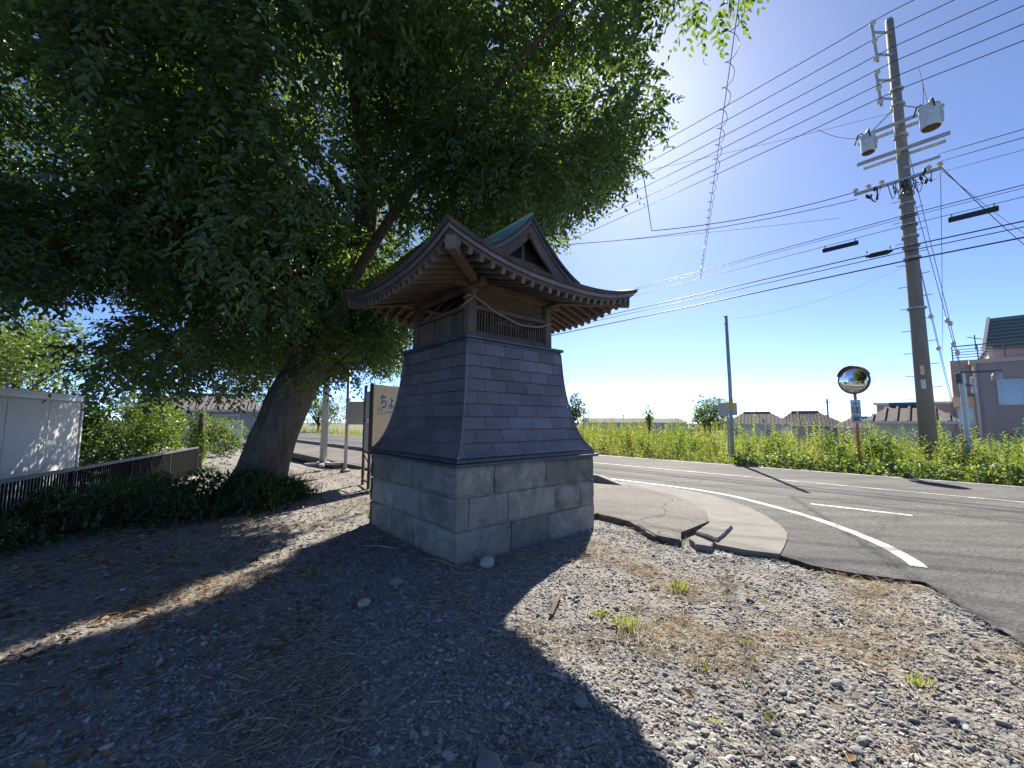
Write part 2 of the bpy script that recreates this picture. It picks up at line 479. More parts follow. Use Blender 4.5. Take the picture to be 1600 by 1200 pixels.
def curve_pts(c, per=6):
    out = []
    for i in range(len(c) - 1):
        p0 = Vector(c[max(i - 1, 0)]); p1 = Vector(c[i]); p2 = Vector(c[i + 1]); p3 = Vector(c[min(i + 2, len(c) - 1)])
        for k in range(per):
            t = k / per
            q = .5 * ((2 * p1) + (-p0 + p2) * t + (2 * p0 - 5 * p1 + 4 * p2 - p3) * t * t + (-p0 + 3 * p1 - 3 * p2 + p3) * t ** 3)
            out.append(tuple(q))
    out.append(tuple(c[-1])); return out
corner_edge = [tuple(p) for p in curve_pts([(2.36, 8.98), (3.01, 8.37), (3.44, 7.6), (3.64, 6.72), (3.56, 5.8), (3.36, 5.1), (3.10, 4.66), (2.66, 4.12)], 6)]
corner_edge = [corner_edge[0]] + rough(corner_edge, .09, .009)[1:-1] + [corner_edge[-1]]
inner_edge = [tuple(p) for p in curve_pts([(2.33, 8.55), (2.69, 7.71), (2.90, 6.89), (2.83, 6.04), (2.58, 5.39)], 6)]
lot_edge = rough([(2.66, 4.12), (2.78, 3.86), (2.98, 3.67), (3.28, 3.55), (3.42, 3.45), (3.22, 3.0), (3.05, 2.5), (2.72, 1.5), (2.5, .8), (1.8, -2), (1.0, -6)], .07, .03)
road_poly = [rd(-130, 7.5), rd(-5.2, 7.5)] + corner_edge[:-1] + lot_edge + [(9, -6), (10, -2.2), rd(14, 7.5), rd(70, 7.5), rd(70, 13.6), rd(-130, 13.6)]
walk_front = [(1.21, 5.82), (1.52, 5.40), (1.63, 4.71), (1.86, 4.53), (2.0, 4.86)]
walk_poly = [rd(-70, 7.3), rd(-70, 4.8)] + rough([rd(-3.4, 4.8)] + walk_front, .07, .035) + inner_edge[::-1] + [rd(-4.9, 7.3)]
gutter_poly = inner_edge + rough([(2.72, 5.11), (2.22, 4.53), (2.2, 4.43), (2.42, 4.24), (2.66, 4.12)], .06, .012)[:-1] + corner_edge[::-1]

g = MB(); rows = []
ns = [-500, -120, -40, -15, 0, 7, 13.4, 15, 17, 19, 22, 25, 28, 31, 35, 40, 46, 60, 100, 200, 400, 900]
ss = [-900, -500, -250, -130, -90, -60, -40, -25, -15, -8, 0, 8, 15, 25, 40, 60, 100, 200, 400, 900]
for n in ns: rows.append([(*rd(s, n), (-.25 if n < 13.4 else z_field(n))) for s in ss])
tag(g.grid(rows).build('ground', M['earth'], fix=True), kind='structure')

LEY = [-6, -2, .8, 1.5, 2.5, 3.0, 3.45]; LEX = [1.0, 1.8, 2.5, 2.72, 3.05, 3.22, 3.42]
def zlot(x, y):
    z = .016 * noise.noise((x * .9, y * .9, 0)) + .012 * noise.noise((x * 3.1, y * 3.1, 4)) + .004 * noise.noise((x * 11, y * 11, 9))
    z -= .22 * smooth(5.2, 8.2, -x + .12 * y)
    z += .05 * math.exp(-((x + 4.4) ** 2 + (y - 7.2) ** 2) / 1.6)
    n = nof(x, y)
    if n > 4.4: z -= .02 * smooth(4.4, 4.8, n)
    if x > 1.0 and y > -7:
        if in_poly(x, y, road_poly) or in_poly(x, y, gutter_poly):
            return z - .12 * smooth(0, .25, min(poly_dist(x, y, road_poly), 9))
    if x > 1.6 and y < 3.6:
        z += .03 * (1 - smooth(.05, .8, abs(x - float(np.interp(y, LEY, LEX)))))
    return z
def axis(stops):
    out = []
    for (a, b, st) in stops: out += list(np.arange(a, b, st))
    out.append(stops[-1][1]); return out
xs = axis([(-22, -8, .8), (-8, -3, .25), (-3, 4.4, .11), (4.4, 5.6, .4)])
ys = axis([(-7, .6, .6), (.6, 6.5, .11), (6.5, 12, .3), (12, 34, 1.2)])
rows = [[(x, y, zlot(x, y)) for x in xs] for y in ys]
lot = MB().grid(rows)
lot.f = [f for f in lot.f if all(nof(lot.v[i][0], lot.v[i][1]) < 6.9 for i in f)]
tag(lot.build('gravel_lot', M['lot'], smooth=True, fix=True), kind='structure')

tag(MB().prism(road_poly, -.2, .03).build('road', M['asphalt'], fix=True), kind='structure')
tag(MB().prism(walk_poly, -.15, .052).build('sidewalk', M['asphalt_old'], fix=True), kind='structure')
tag(MB().prism(gutter_poly, -.16, .041).build('gutter_apron', M['concrete'], fix=True), kind='structure')

def strip(pts, w, z, step=.25):
    P = []
    for a, b in zip(pts[:-1], pts[1:]):
        k = max(1, int(math.hypot(b[0] - a[0], b[1] - a[1]) / step))
        P += [(a[0] + (b[0] - a[0]) * i / k, a[1] + (b[1] - a[1]) * i / k) for i in range(k)]
    P.append(pts[-1]); L = []; Rr = []
    for i, p in enumerate(P):
        a = P[max(i - 1, 0)]; b = P[min(i + 1, len(P) - 1)]
        d = math.hypot(b[0] - a[0], b[1] - a[1]); nx, ny = -(b[1] - a[1]) / d, (b[0] - a[0]) / d
        L.append((p[0] + nx * w / 2, p[1] + ny * w / 2, z)); Rr.append((p[0] - nx * w / 2, p[1] - ny * w / 2, z))
    return MB().grid([L, Rr])
edge_line = [rd(-120, 8.08), rd(-20, 8.08), rd(-8, 8.08)] + curve_pts([(2.5, 9.12), (3.2, 8.37), (3.65, 7.8), (3.92, 7.2), (4.06, 6.5), (4.13, 5.9), (4.13, 5.34), (4.02, 4.57), (3.84, 4.03), (3.72, 3.8)])
tag(strip(edge_line, .125, .0345).build('edge_line_marking', M['paint'], fix=True), kind='structure')
tag(strip([(4.81, 6.61), (5.66, 5.81)], .11, .0345).build('junction_dash_marking', M['paint'], fix=True), kind='structure')
tag(strip([rd(-120, 10.8), rd(60, 10.8)], .11, .0345, 2).build('centre_line_marking', M['paint_worn'], fix=True), kind='structure')
tag(strip([rd(-120, 13.3), rd(60, 13.3)], .13, .0345, 2).build('far_edge_marking', M['paint_worn'], fix=True), kind='structure')

kerb = empty('kerb', (*rd(-4.8, 7.4), 0)); tag(kerb, kind='structure')
kb = MB().prism([(0, 0), (0, .18), (.585, .16), (.585, .02)], -.1, .22)
# one precast block: slightly battered face
k1 = MB(); k1.add([(-.29, -.1, -.1), (.29, -.1, -.1), (.29, .1, -.1), (-.29, .1, -.1), (-.29, -.09, .2), (.29, -.09, .2), (.29, .06, .2), (-.29, .06, .2)],
                  ((0, 3, 2, 1), (4, 5, 6, 7), (0, 1, 5, 4), (1, 2, 6, 5), (2, 3, 7, 6), (3, 0, 4, 7)))
kme = k1.mesh('kerb_block'); kme.materials.append(M['kerb'])
ang = math.atan2(UY, UX)
kend = MB().add([(-.29, -.1, -.1), (.35, -.1, -.1), (.35, .1, -.1), (-.29, .1, -.1), (-.29, -.09, .2), (.35, -.09, .05), (.35, .06, .05), (-.29, .06, .2)],
                ((0, 3, 2, 1), (4, 5, 6, 7), (0, 1, 5, 4), (1, 2, 6, 5), (2, 3, 7, 6), (3, 0, 4, 7)))
ke = kend.build('kerb_end_block', M['kerb'], kerb); ke.location = (0, 0, 0); ke.rotation_euler.z = ang
for i in range(1, 90):
    o = link('kerb_block', kme, kerb)
    o.location = (-UX * .6 * i, -UY * .6 * i, random.uniform(-.006, .006)); o.rotation_euler.z = ang + random.uniform(-.006, .006)

def lump(name, poly, z0, z1, mat, label, group=None, seed=0):
    b = MB(); pts = rough(poly, .06, .012, True, seed); n = len(pts)
    cx0 = sum(p[0] for p in pts) / n; cy0 = sum(p[1] for p in pts) / n
    lower = [(p[0], p[1], z0) for p in pts]
    mid = [(p[0], p[1], z1 - .02 + .012 * noise.noise((p[0] * 9, p[1] * 9, seed))) for p in pts]
    top = [(cx0 + (p[0] - cx0) * .93, cy0 + (p[1] - cy0) * .93, z1 + .006 * noise.noise((p[0] * 15, p[1] * 15, seed))) for p in pts]
    F = [tuple(range(2 * n, 3 * n))]
    for i in range(n):
        j = (i + 1) % n; F += [(i, j, n + j, n + i), (n + i, n + j, 2 * n + j, 2 * n + i)]
    b.add(lower + mid + top, F)
    return tag(b.build(name, mat, fix=True), label, 'concrete block', group)
lump('concrete_block', [(2.14, 4.80), (2.55, 5.28), (2.72, 5.07), (2.24, 4.50)], -.02, .08, M['block'], 'raised square concrete block at the inner edge of the gutter apron', seed=2)
lump('broken_concrete_piece', [(1.98, 4.62), (2.10, 4.72), (2.17, 4.45), (2.08, 4.3), (1.95, 4.38)], -.04, .055, M['block'], 'small broken concrete piece against the raised block, next to the gravel', seed=8)
lump('asphalt_chunk', [(1.58, 5.22), (1.9, 4.98), (1.95, 4.82), (1.84, 4.5), (1.64, 4.68)], -.05, .062, M['asphalt_old'], 'cracked asphalt chunk broken off the sidewalk corner beside the gravel', seed=5)['category'] = 'asphalt chunk'

# ------------------------------------------------------------------ the shrine
SH = (-.4127, 5.3211, 0); SH_ROT = .7174
shrine = empty('wayside_shrine', SH, SH_ROT)
tag(shrine, 'small wooden shrine tower on a flared copper-clad body and stone block base', 'shrine')
FACES = [0, math.pi / 2, math.pi, -math.pi / 2]     # the face looking along local -y, then +x, +y, -x
def face_m(k): return Matrix.Rotation(FACES[k], 3, 'Z')

# stone base: mortar core with separate blocks
base = MB().box((0, 0, .405), (2.02, 2.02, 1.0)).build('stone_base', M['mortar'], shrine)
BH = 1.045
courses = [(-.08, .295), (.305, .60), (.61, .9)]
cuts = {0: [[0, .33, .60, .86, 1], [0, .07, .31, .65, .87, 1], [0, .22, .58, 1]],
        3: [[0, .30, .58, 1], [0, .32, .64, 1], [0, .25, .55, 1]],
        1: [[0, .3, .62, 1], [0, .2, .5, .8, 1], [0, .34, .66, 1]],
        2: [[0, .28, .6, 1], [0, .24, .54, .8, 1], [0, .4, .7, 1]]}
def stone_block(x0, x1, z0, z1, k, seed):
    """a rough-faced block, its face towards local -y of face k"""
    nx = max(4, int((x1 - x0) / .05)); nz = 8; rows = []
    for j in range(nz + 1):
        row = []
        for i in range(nx + 1):
            u = i / nx; w = j / nz
            x = x0 + (x1 - x0) * u; z = z0 + (z1 - z0) * w
            e = min(u * (x1 - x0), (1 - u) * (x1 - x0), w * (z1 - z0), (1 - w) * (z1 - z0))
            d = .016 * (1 - smooth(0, .035, e)) + .010 * noise.noise((x * 5, z * 5, seed)) + .007 * noise.noise((x * 21, z * 21, seed + 3))
            chip = noise.noise((x * 8, z * 8, seed + 11))
            if chip > .28 and e < .07: d += .02 * (chip - .28) * 3
            q = noise.noise_vector((x * 7, z * 7, seed + 20)) * (.008 if e < 1e-6 else 0)
            row.append(Vector((x + q.x, -BH + d, z + q.y)))
        rows.append(row)
    b = MB(); b.grid(rows); m = nx + 1; n0 = len(b.v)
    ring = [i for i in range(m)] + [j * m + nx for j in range(1, nz + 1)] + [nz * m + i for i in range(nx - 1, -1, -1)] + [j * m for j in range(nz - 1, 0, -1)]
    back = [Vector((b.v[r][0], -1.0, b.v[r][2])) for r in ring]
    b.v += [tuple(p) for p in back]
    L = len(ring)
    for t in range(L):
        b.f.append((ring[t], n0 + t, n0 + (t + 1) % L, ring[(t + 1) % L]))
    mm = face_m(k); b.v = [tuple(mm @ Vector(p)) for p in b.v]
    return b.build('stone_block', M['stone'], base, smooth=False, fix=True)
for k in range(4):
    for r, (z0, z1) in enumerate(courses):
        c = cuts[k][r]
        lo, hi = (-BH, BH) if k in (0, 2) else (-.995, .995)
        for i in range(len(c) - 1):
            stone_block(lo + (hi - lo) * c[i] + .005, lo + (hi - lo) * c[i + 1] - .005, z0, z1, k, 10 * k + 3 * r + i)

def slab(name, half, z0, z1, mat, bev=.006, parent=shrine):
    return MB().box((0, 0, (z0 + z1) / 2), (2 * half, 2 * half, z1 - z0)).build(name, mat, parent, bevel=bev)
cap = slab('base_cap', 1.085, .905, .938, M['copper_edge'])
slab('cap_step', 1.05, .9385, .975, M['copper_edge'], parent=cap)

# flared body clad in copper sheets
PZ = [.975, 1.03, 1.08, 1.16, 1.245, 1.35, 1.47, 1.69, 1.92, 2.22]
PS = [1.035, .990, .957, .917, .886, .855, .828, .788, .762, .74]
def ts(z): return float(np.interp(z, PZ, PS)) if z < PZ[0] or z > PZ[-1] else _cub(z)
_pc = np.polyfit(PZ, PS, 6)
def _cub(z): return float(np.polyval(_pc, z))
tower = MB()
zs = np.linspace(.976, 2.215, 22); rows = []
for z in zs:
    s = ts(z) - .012
    rows.append([(-s, -s, z), (s, -s, z), (s, s, z), (-s, s, z), (-s, -s, z)])
tower = tower.grid(rows).build('flared_body', M['copper_dark'], shrine, fix=True)
NC = 9
zc = [.985 + (2.213 - .985) * i / NC for i in range(NC + 1)]
for k in range(4):
    mm = face_m(k)
    for r in range(NC):
        z0, z1 = zc[r], zc[r + 1]
        s_mid = ts((z0 + z1) / 2); w = .37 - .012 * r
        off = (0.5 * w if r % 2 else 0) + .11 * k + random.uniform(-.02, .02)
        x = -1.3 - off
        while x < 1.3:
            xa, xb = x + .003, x + w - .003
            x += w
            rowsP = []
            steps = 3
            ok = True
            for lift in (0, 1):
                for j in range(steps + 1):
                    z = z0 + (z1 - z0) * j / steps + (0.004 if j == 0 else 0)
                    s = ts(z)
                    a = max(xa, -s); b2 = min(xb, s)
                    if b2 - a < .012 and j == 0: ok = False
                    b2 = max(b2, a + .002)
                    o = (.012 + .006 * ((r * 7 + int(x * 10)) % 3) / 2) * (1 - j / steps) + .0015 if lift else -.006
                    rowsP.append([(a, -(s + o), z), ((a + b2) / 2, -(s + o * 1.15), z), (b2, -(s + o), z)])
            if not ok: continue
            q = MB(); n1 = steps + 1
            q.grid(rowsP[n1:]); q.grid(rowsP[:n1]); nb = n1 * 3
            for (i0, i1) in ((0, 1), (1, 2)): q.f.append((i0, nb + i0, nb + i1, i1))
            for j in range(steps):
                q.f.append((j * 3, (j + 1) * 3, nb + (j + 1) * 3, nb + j * 3))
                q.f.append((j * 3 + 2, nb + j * 3 + 2, nb + (j + 1) * 3 + 2, (j + 1) * 3 + 2))
            q.f.append((steps * 3, steps * 3 + 1, nb + steps * 3 + 1, nb + steps * 3)); q.f.append((steps * 3 + 1, steps * 3 + 2, nb + steps * 3 + 2, nb + steps * 3 + 1))
            q.v = [tuple(mm @ Vector(p)) for p in q.v]
            q.build('copper_shingle', M['copper_dark'], tower, fix=True)
    # corner seam
for sx, sy in ((-1, -1), (1, -1), (1, 1), (-1, 1)):
    pts = [(sx * (ts(z) + .004), sy * (ts(z) + .004), z) for z in zs]
    MB().tube(pts, .013, 6).build('corner_seam', M['copper_dark'], tower, smooth=True)

ledge = slab('ledge', .752, 2.2145, 2.247, M['copper_edge'])
slab('ledge_top', .778, 2.2475, 2.283, M['copper_edge'], parent=ledge)

# timber cell
H = .615
for (a, b) in (((-1, -1), (1, -1)), ((1, -1), (1, 1)), ((1, 1), (-1, 1)), ((-1, 1), (-1, -1))):
    d = Vector((b[0] - a[0], b[1] - a[1], 0)).normalized()
    pa = Vector((a[0] * H, a[1] * H, 0)) + d * .055; pb = Vector((b[0] * H, b[1] * H, 0)) - d * .055
    MB().bar(pa + Vector((0, 0, 2.315)), pb + Vector((0, 0, 2.315)), .085, .062).build('sill_rail', M['wood'], shrine, bevel=.004)
    MB().bar(pa + Vector((0, 0, 2.645)), pb + Vector((0, 0, 2.645)), .075, .05).build('head_rail', M['wood'], shrine, bevel=.004)
for sx in (-1, 1):
    for sy in (-1, 1):
        MB().box((sx * H, sy * H, 2.573), (.108, .108, .58)).build('post', M['wood_light'], shrine, bevel=.012)
lattice = MB().box((0, -H + .004, 2.362), (1.118, .03, .03)).build('lattice', M['wood'], shrine)
nsl = 27
sl = MB().box((0, 0, 0), (.013, .016, .238)).mesh('slat'); sl.materials.append(M['wood_light'])
for i in range(nsl):
    o = link('slat', sl, lattice); o.location = (-.53 + 1.06 * i / (nsl - 1) + random.uniform(-.003, .003), -H + .006, 2.498); o.rotation_euler = (0, random.uniform(-.015, .015), random.uniform(-.1, .1))
for k, nm in ((3, 'left'), (1, 'side'), (2, 'back')):
    mm = face_m(k); wall = MB()
    wall.add([mm @ Vector(p) for p in ((-.56, -H + .02, 2.347), (.56, -H + .02, 2.347), (.56, -H + .02, 2.619), (-.56, -H + .02, 2.619))], ((0, 1, 2, 3),))
    wall = wall.build('board_wall', M['wood'], shrine)
    nb_ = 13
    bm_ = MB().box((0, 0, 0), (1.115 / nb_ - .006, .016, .271)).mesh('plank'); bm_.materials.append(M['wood_light'] if k == 3 else M['wood'])
    for i in range(nb_):
        o = link('plank', bm_, wall); o.location = mm @ Vector((-.5575 + 1.115 * (i + .5) / nb_, -H + .006 + random.uniform(-.003, .003), 2.483)); o.rotation_euler.z = FACES[k]
# inner shrine box, near-black colour standing in for shade behind the lattice
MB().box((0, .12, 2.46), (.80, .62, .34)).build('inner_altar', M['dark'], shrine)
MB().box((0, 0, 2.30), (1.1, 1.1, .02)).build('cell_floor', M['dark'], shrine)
# plank panels above the front lattice
up = MB().box((0, -H + .03, 2.77), (1.115, .012, .20)).build('upper_panel', M['wood'], shrine)
for z0, z1 in ((2.671, 2.763), (2.767, 2.862)):
    MB().box((0, -H + .012, (z0 + z1) / 2), (1.112, .022, z1 - z0)).build('plank', M['wood'], up, bevel=.003)
# tie beams crossing at the posts, noses projecting
for s in (-1, 1):
    MB().bar((-.86, s * H, 2.915), (.86, s * H, 2.915), .10, .105).build('tie_beam', M['wood'], shrine, bevel=.008)
    MB().bar((s * H, -.86, 2.895), (s * H, .86, 2.895), .095, .10).build('cross_beam', M['wood'], shrine, bevel=.008)
for sx in (-1, 1):
    for sy in (-1, 1):
        MB().box((sx * H, sy * H, 2.845), (.15, .15, .05)).build('bracket_block', M['wood'], shrine, bevel=.012)

# ---- roof: hipped skirt under a gabled top
A = 1.46; E0 = 2.88; UPT = .21
def prof(d): return 3.74 - .98 * d + .267 * d * d         # height over the distance from the ridge
def upt(x, y): return UPT * (abs(x) / A * abs(y) / A) ** 2.5
def skin(x, y): return prof(max(abs(x), abs(y))) + upt(x, y)
roof = empty('roof', (0, -.15, 0)); roof.parent = shrine; roof.scale = (1, .90, 1)
b = MB(); N = 36
for k in range(4):
    mm = face_m(k); rows = []
    for j in range(11):
        d = A - (A - .70) * j / 10
        rows.append([mm @ Vector((d * u, -d, skin(d * u, d))) for u in np.linspace(-1, 1, N + 1)])
    b.grid(rows)
b.build('skirt_roof', M['roofskin'], roof, smooth=True, fix=False)
def eave(u): return skin(A * u, A)
def ring_layer(name, o0, o1, d0, d1, mat):
    """closed moulding round the eave: outside offset o0/o1, depth below the roof skin d0..d1"""
    b = MB()
    for k in range(4):
        mm = face_m(k); us = np.linspace(-1, 1, 41)
        def line(off, dz): return [mm @ Vector(((A + off) * u, -(A + off), eave(u) + dz)) for u in us]
        b.grid([line(o0, d0), line(o1, d1), line(-.16, d1), line(-.16, d0 - .002), line(o0, d0)])
    return b.build(name, mat, roof, fix=True)
ring_layer('eave_edge_upper', .012, .004, .006, -.038, M['roofskin'])
ring_layer('eave_edge_lower', -.022, -.030, -.0385, -.078, M['copper_dark'])
ring_layer('eave_fascia', -.062, -.066, -.0785, -.112, M['wood'])
HI = .52; ZI = 3.02
def sof_z(x, y):
    m = max(abs(x), abs(y)); o = A - .07
    v = (o - m) / (o - HI); u = min(abs(x), abs(y)) / m
    return (1 - v) * (E0 + UPT * u ** 2.5 - .108) + v * ZI
b = MB()
for k in range(4):
    mm = face_m(k); rows = []
    for j in range(7):
        m = A - .07 - (A - .07 - HI) * j / 6
        rows.append([mm @ Vector((m * u, -m, sof_z(m * u, m))) for u in np.linspace(-1, 1, 31)])
    b.grid(rows)
b.build('soffit_boards', M['wood'], roof, fix=True)
nr = 21
for k in range(4):
    mm = face_m(k)
    for i in range(nr):
        x = -1.30 + 2.60 * i / (nr - 1)
        yo = A - .085; yi = max(HI, abs(x) + .02)
        if yo - yi < .05: continue
        p = Vector((x, -yo, sof_z(x, yo) - .034)); q = Vector((x, -yi, sof_z(x, yi) - .034))
        MB().bar(mm @ p, mm @ q, .044, .062).build('rafter', M['wood'], roof, bevel=.004)
        d = (p - q).normalized()
        MB().bar(mm @ p, mm @ (p + d * .012), .041, .058).build('rafter_end', M['wood_end'], roof)
for sx in (-1, 1):
    for sy in (-1, 1):
        o = A - .10; p = Vector((sx * o, sy * o, sof_z(o, o) - .075)); q = Vector((sx * HI, sy * HI, ZI - .07))
        MB().bar(q, p, .10, .125).build('hip_rafter', M['wood'], roof, bevel=.008)
        d = (p - q).normalized(); MB().bar(p, p + d * .03, .105, .13).build('hip_rafter_cap', M['wood_end'], roof, bevel=.008)
# gabled top
YG = .93; XG = .86
def zu(x): return 3.795 - 1.15 * abs(x) + .48 * x * x
xsu = [XG * (i / 14) for i in range(-14, 15)]
rows = [[(x, y, zu(x)) for x in xsu] for y in (-YG + .02, YG - .02)] + [[(x, y, zu(x) - .05) for x in xsu] for y in (YG - .02, -YG + .02)]
b = MB().grid(rows); b.grid([rows[3], rows[0]])
b.build('gable_roof', M['roofskin'], roof, fix=True)
for sgn in (-1, 1):
    nc = 6
    for c in range(nc):
        xa = XG * c / nc; xb = XG * (c + 1) / nc + .012
        cutsY = [-YG] + [(-YG + 2 * YG * ((j + (.5 if c % 2 else 0)) / 5)) for j in range(0 if c % 2 else 1, 5)] + [YG]
        for y0, y1 in zip(cutsY[:-1], cutsY[1:]):
            lo = [(sgn * xa, zu(xa) + .002), (sgn * (xa + xb) / 2, zu((xa + xb) / 2) + .006), (sgn * min(xb, XG + .01), zu(min(xb, XG + .01)) + .010)]
            rws = [[(x, y0 + .002, z) for x, z in lo], [(x, y1 - .002, z) for x, z in lo], [(x, y1 - .002, z - .008) for x, z in lo], [(x, y0 + .002, z - .008) for x, z in lo], [(x, y0 + .002, z) for x, z in lo]]
            MB().grid(rws).build('patina_sheet', M['patina'], roof, fix=True)
MB().tube([(0, -YG - .005, 3.80), (0, YG + .005, 3.80)], .022, 8).build('ridge_roll', M['patina'], roof, smooth=True)
for s in (-1, 1):
    # layered verge along the gable and the wide barge boards under it
    for nm, y0, y1, t0, t1, mt in (('verge_upper', YG - .02, YG + .02, -.004, -.05, 'roofskin'), ('verge_lower', YG - .05, YG - .01, -.051, -.09, 'copper_dark')):
        rws = [[(x, s * y, zu(x) + t) for x in xsu] for y, t in ((y0, t0), (y1, t0), (y1, t1), (y0, t1), (y0, t0))]
        MB().grid(rws).build(nm, M[mt], roof, fix=True)
    for sgn in (-1, 1):
        xb_ = [XG * i / 10 * .98 for i in range(11)]
        T = lambda x: zu(x) - .091
        B = lambda x: zu(x) - .215 - .05 * (1 - x / XG)
        rws = [[(sgn * x, s * y, fz(x)) for x in xb_] for y, fz in ((YG - .07, T), (YG - .035, T), (YG - .035, B), (YG - .07, B), (YG - .07, T))]
        MB().grid(rws).build('barge_board', M['wood'], roof, fix=True)
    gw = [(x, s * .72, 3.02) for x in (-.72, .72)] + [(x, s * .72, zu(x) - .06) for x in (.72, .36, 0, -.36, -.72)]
    MB().add(gw, [tuple(range(7))]).build('gable_wall', M['dark'], roof)  # shade of the gable recess put into the wall colour
    MB().bar((0, s * .735, 3.15), (0, s * .735, 3.70), .05, .03, up=(0, 1, 0)).build('gable_strut', M['wood'], roof)
    MB().bar((-.5, s * .735, 3.26), (.5, s * .735, 3.26), .05, .05).build('gable_tie', M['wood'], roof)
    MB().lathe([(.0, -.02), (.035, -.02), (.05, 0), (.035, .02), (0, .02)], (0, s * (YG - .01), 3.44 + .09), 10, Matrix.Rotation(R(90), 3, 'X')).build('gable_pendant', M['wood'], roof)

# straw rope hung across the front
def shl(x, y, z):
    c, s = math.cos(SH_ROT), math.sin(SH_ROT)
    return Vector((SH[0] + x * c - y * s, SH[1] + x * s + y * c, z))
rope = empty('straw_rope', shl(-H, -.7, 2.74)); tag(rope, 'thin twisted straw rope sagging across the front of the shrine cell', 'rope')
rp = []
for i in range(25):
    t = i / 24; x = -H + .0 + 1.235 * t
    z = 2.745 - .115 * t - .17 * 4 * t * (1 - t) * (.6 + .45 * t)
    rp.append(shl(x, -.683 - .012 * math.sin(t * 20), z) - rope.location)
for ph in (0, math.pi):
    pts = []
    for i in range(121):
        t = i / 120 * 24; a = int(min(t, 23.999)); q = rp[a].lerp(rp[a + 1], t - a)
        pts.append(q + Vector((0, math.cos(i * .55 + ph), math.sin(i * .55 + ph))) * .007)
    MB().tube(pts, .0075, 5).build('strand', M['rope'], rope, smooth=True)
for i in range(16):
    a = random.uniform(-.9, .9); L = random.uniform(.08, .24)
    q0 = Vector((0, 0, 0)); q1 = Vector((-.5 * L + .05 * a, -.35 * L, -.55 * L + .12 * a * L))
    if i > 11: q1 = Vector((random.uniform(-.03, .03), -.02, random.uniform(.05, .11)))
    MB().tube([q0, q1 * .6 + Vector((0, 0, .01)), q1], [.006, .005, .003], 4).build('loose_straw', M['rope'], rope)
MB().tube([shl(-H - .062, -H + .06, 2.742) - rope.location, shl(-H - .064, -H - .062, 2.75) - rope.location, shl(-H + .06, -H - .066, 2.742) - rope.location], .013, 6).build('knot', M['rope'], rope, smooth=True)

# ------------------------------------------------------------------ the big tree
tree = empty('broadleaf_tree', (-4.5, 7.25, 0)); tag(tree, 'huge dark broadleaf tree with a leaning trunk, its crown overhanging the shrine', 'tree')
TO = Vector((-4.5, 7.25, 0))
def bark_tube(path, rad, seg, sub, amp, seed):
    P = curve_pts(path, sub); Rr = [float(np.interp(i, [k * sub for k in range(len(rad))], rad)) for i in range(len(P))]
    b = MB().tube(P, Rr, seg)
    out = []
    for idx, v in enumerate(b.v):
        ring = min(idx // seg, len(P) - 1); c = Vector(P[ring]); d = Vector(v) - c; L = d.length
        if L < 1e-6: out.append(v); continue
        n = d / L
        a = noise.noise((n.x * 2.2 + seed, n.y * 2.2, v[2] * .8)) * amp + noise.noise((n.x * 7, n.y * 7 + seed, v[2] * 2.2)) * amp * .45
        if amp > .05: a += .22 * max(0, .55 - v[2]) * max(0, math.sin(math.atan2(n.y, n.x) * 5 + 1)) * Rr[ring] * 2
        out.append(tuple(c + n * (L + a * (L / .4))))
    b.v = out
    return b
tp = [(-4.62, 7.22, -.25), (-4.5, 7.25, .35), (-4.22, 7.3, 1.25), (-3.80, 7.4, 2.4), (-3.25, 7.6, 3.8), (-2.95, 7.8, 5.2), (-3.1, 7.9, 7.2), (-3.3, 8.0, 9.0)]
tr = [.48, .40, .36, .33, .30, .25, .17, .08]
bark_tube([Vector(p) - TO for p in tp], tr, 44, 12, .065, 3).build('trunk', M['bark'], tree, smooth=True)
